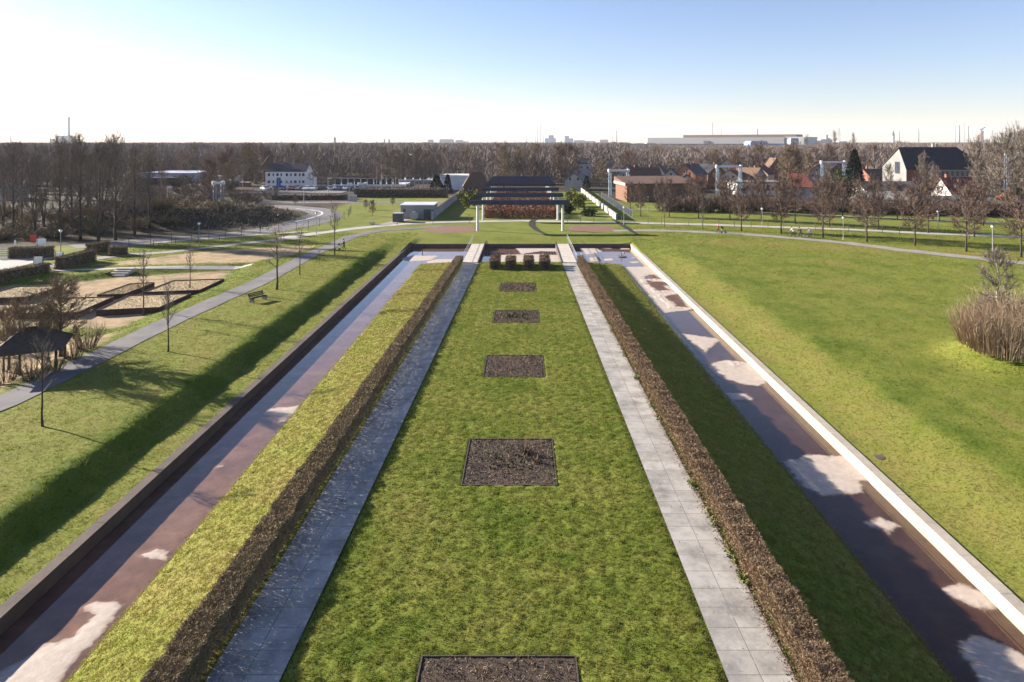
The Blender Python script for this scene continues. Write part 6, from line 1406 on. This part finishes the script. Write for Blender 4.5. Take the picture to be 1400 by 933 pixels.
def pushchair(label, loc, rz, seatm, hoodm):
    t = thing("pushchair", label, "pushchair", loc, rz)
    for x in (-.3, .42):
        for y in (-.27, .27): wheel(t, x, y, .16, .05, M['black'])
    f = MB(); 
    for y in (-.27, .27): f.tube([(-.3, y, .16), (.25, y, .62)], .02, 5).tube([(.42, y, .16), (-.1, y, .6), (-.5, y, 1.02)], .02, 5)
    f.build("frame", M['greysteel'], t); MB().tube([(-.5, -.27, 1.02), (-.5, .27, 1.02)], .022, 6).build("handle", M['black'], t)
    s = MB(); s.add([(-.2, -.22, .55), (-.2, .22, .55), (.35, .22, .5), (.35, -.22, .5), (-.38, -.22, .95), (-.38, .22, .95), (-.26, -.22, .5), (-.26, .22, .5), (.35, .22, .38), (.35, -.22, .38)], [(0, 1, 2, 3), (0, 4, 5, 1), (6, 4, 0), (7, 1, 5), (6, 7, 5, 4), (3, 2, 8, 9), (6, 9, 8, 7), (6, 0, 3, 9), (7, 8, 2, 1)]); s.build("seat", seatm, t)
    h = MB(); vs = []; n = 8
    for i in range(n + 1):
        a = math.radians(10 + 95 * i / n)
        for y in (-.25, .25): vs.append((-.3 + .42 * math.cos(a), y, .82 + .36 * math.sin(a)))
    h.add(vs + [(-.3, -.25, .82), (-.3, .25, .82)], [(2 * i, 2 * i + 1, 2 * i + 3, 2 * i + 2) for i in range(n)] + [(2 * i, 2 * i + 2, 2 * n + 2) for i in range(n)] + [(2 * i + 1, 2 * n + 3, 2 * i + 3) for i in range(n)]); h.build("hood", hoodm, t); return t
def bicycle(label, loc, rz, m, group=None):
    t = thing("bicycle", label, "bicycle", loc, rz, group)
    for x in (-.52, .52): wheel(t, x, 0, .34, .035, M['black'])
    MB().tube([(-.52, 0, .34), (-.1, 0, .30), (.36, 0, .82)], .018, 6).tube([(-.52, 0, .34), (-.2, 0, .80), (.34, 0, .84)], .016, 6).tube([(-.1, 0, .30), (-.22, 0, .90)], .018, 6).tube([(.52, 0, .34), (.36, 0, .82), (.33, 0, 1.02)], .018, 6).build("frame", m, t)
    MB().tube([(.45, -.28, 1.05), (.34, -.1, 1.04), (.34, .1, 1.04), (.45, .28, 1.05)], .014, 5).build("handlebar", M['black'], t); MB().box((-.23, 0, .93), (.26, .14, .06), 0, .7).build("saddle", M['black'], t); MB().tube([(-.1, -.1, .30), (-.02, -.1, .16)], .014, 5).tube([(-.1, .1, .30), (-.18, .1, .44)], .014, 5).build("pedals", M['black'], t); MB().bbox(-.75, -.35, -.07, .07, .71, .74).build("rack", M['darksteel'], t)
p = ground(981.5, 319.2); person("person in a red jacket pushing a pushchair along the right path", (p.x, p.y, p.z + .035), -.08, 'push', M['red'], M['blackcloth'], M['greyhair']); pushchair("dark pushchair in front of the person in red", (p.x + .95, p.y - .08, p.z + .035), -.08, M['greycloth'], M['blackcloth'])
p = ground(470.5, 342.5); person("person in a dark jacket walking on the left lawn with a pushchair", (p.x, p.y, p.z), PI + .25, 'push', M['blackcloth'], M['jeans'], M['hair']); pushchair("pushchair with a pale cover on the left lawn", (p.x - .92, p.y - .24, p.z), PI + .25, M['palecloth'], M['greycloth'])
for i, (px, py, lb, lb2, top, fr) in enumerate([(1083.5, 324, "cyclist in a pale jacket on the right path", "bicycle under the cyclist in the pale jacket", 'palecloth', 'darksteel'), (1094, 325, "cyclist in dark clothes just right of the pale one", "bicycle under the cyclist in dark clothes", 'blackcloth', 'greysteel'), (1107, 326.2, "cyclist in grey, the rightmost of the three on the path", "bicycle under the rightmost cyclist", 'greycloth', 'darksteel')]):
    p = ground(px, py); bicycle(lb2, (p.x, p.y, p.z + .035), PI - .25 + .1 * i, M[fr], "bicycles on the right path"); person(lb, (p.x, p.y, p.z + .035), PI - .25 + .1 * i, 'ride', M[top], M['jeans'], M['hair'])
g_ = thing("gull", "white gull flying above the trees in the middle distance", "bird", (X(561.5, 190), 190, Z(212, 190))); MB().lathe([(.02, -.34), (.09, -.2), (.12, 0), (.08, .22), (.06, .27), (.07, .33), (.01, .42)], n=10).build("body", M['feather'], g_, True); g_.rotation_euler = (1.2, .1, .5)
for s in (-1, 1): MB().add([(s * .08, 0, .14), (s * .5, .34, .2), (s * .85, .55, .02), (s * .45, .3, -.06), (s * .08, 0, -.12), (s * .08, -.03, .14), (s * .5, .31, .2), (s * .45, .27, -.06), (s * .08, -.03, -.12)], [(0, 1, 3, 4), (1, 2, 3), (5, 8, 7, 6), (6, 7, 2), (0, 5, 6, 1), (1, 6, 2), (4, 3, 7, 8), (3, 2, 7)]).build("wing", M['feather'], g_)

# ------------------------------------------------------------------ haze
hm, hnt, hb = _nm("haze_air"); hnt.nodes.remove(hb); pv = hnt.nodes.new("ShaderNodeVolumePrincipled"); pv.inputs["Color"].default_value = (.93, .95, 1.0, 1); pv.inputs["Density"].default_value = 0.62e-4; pv.inputs["Anisotropy"].default_value = 0.1
hnt.links.new(pv.outputs[0], hnt.nodes["Material Output"].inputs["Volume"])
hz_box = MB().bbox(-9500, 9500, -150, 9500, -1.9, 215).build("haze", hm); tag(hz_box, kind='stuff')
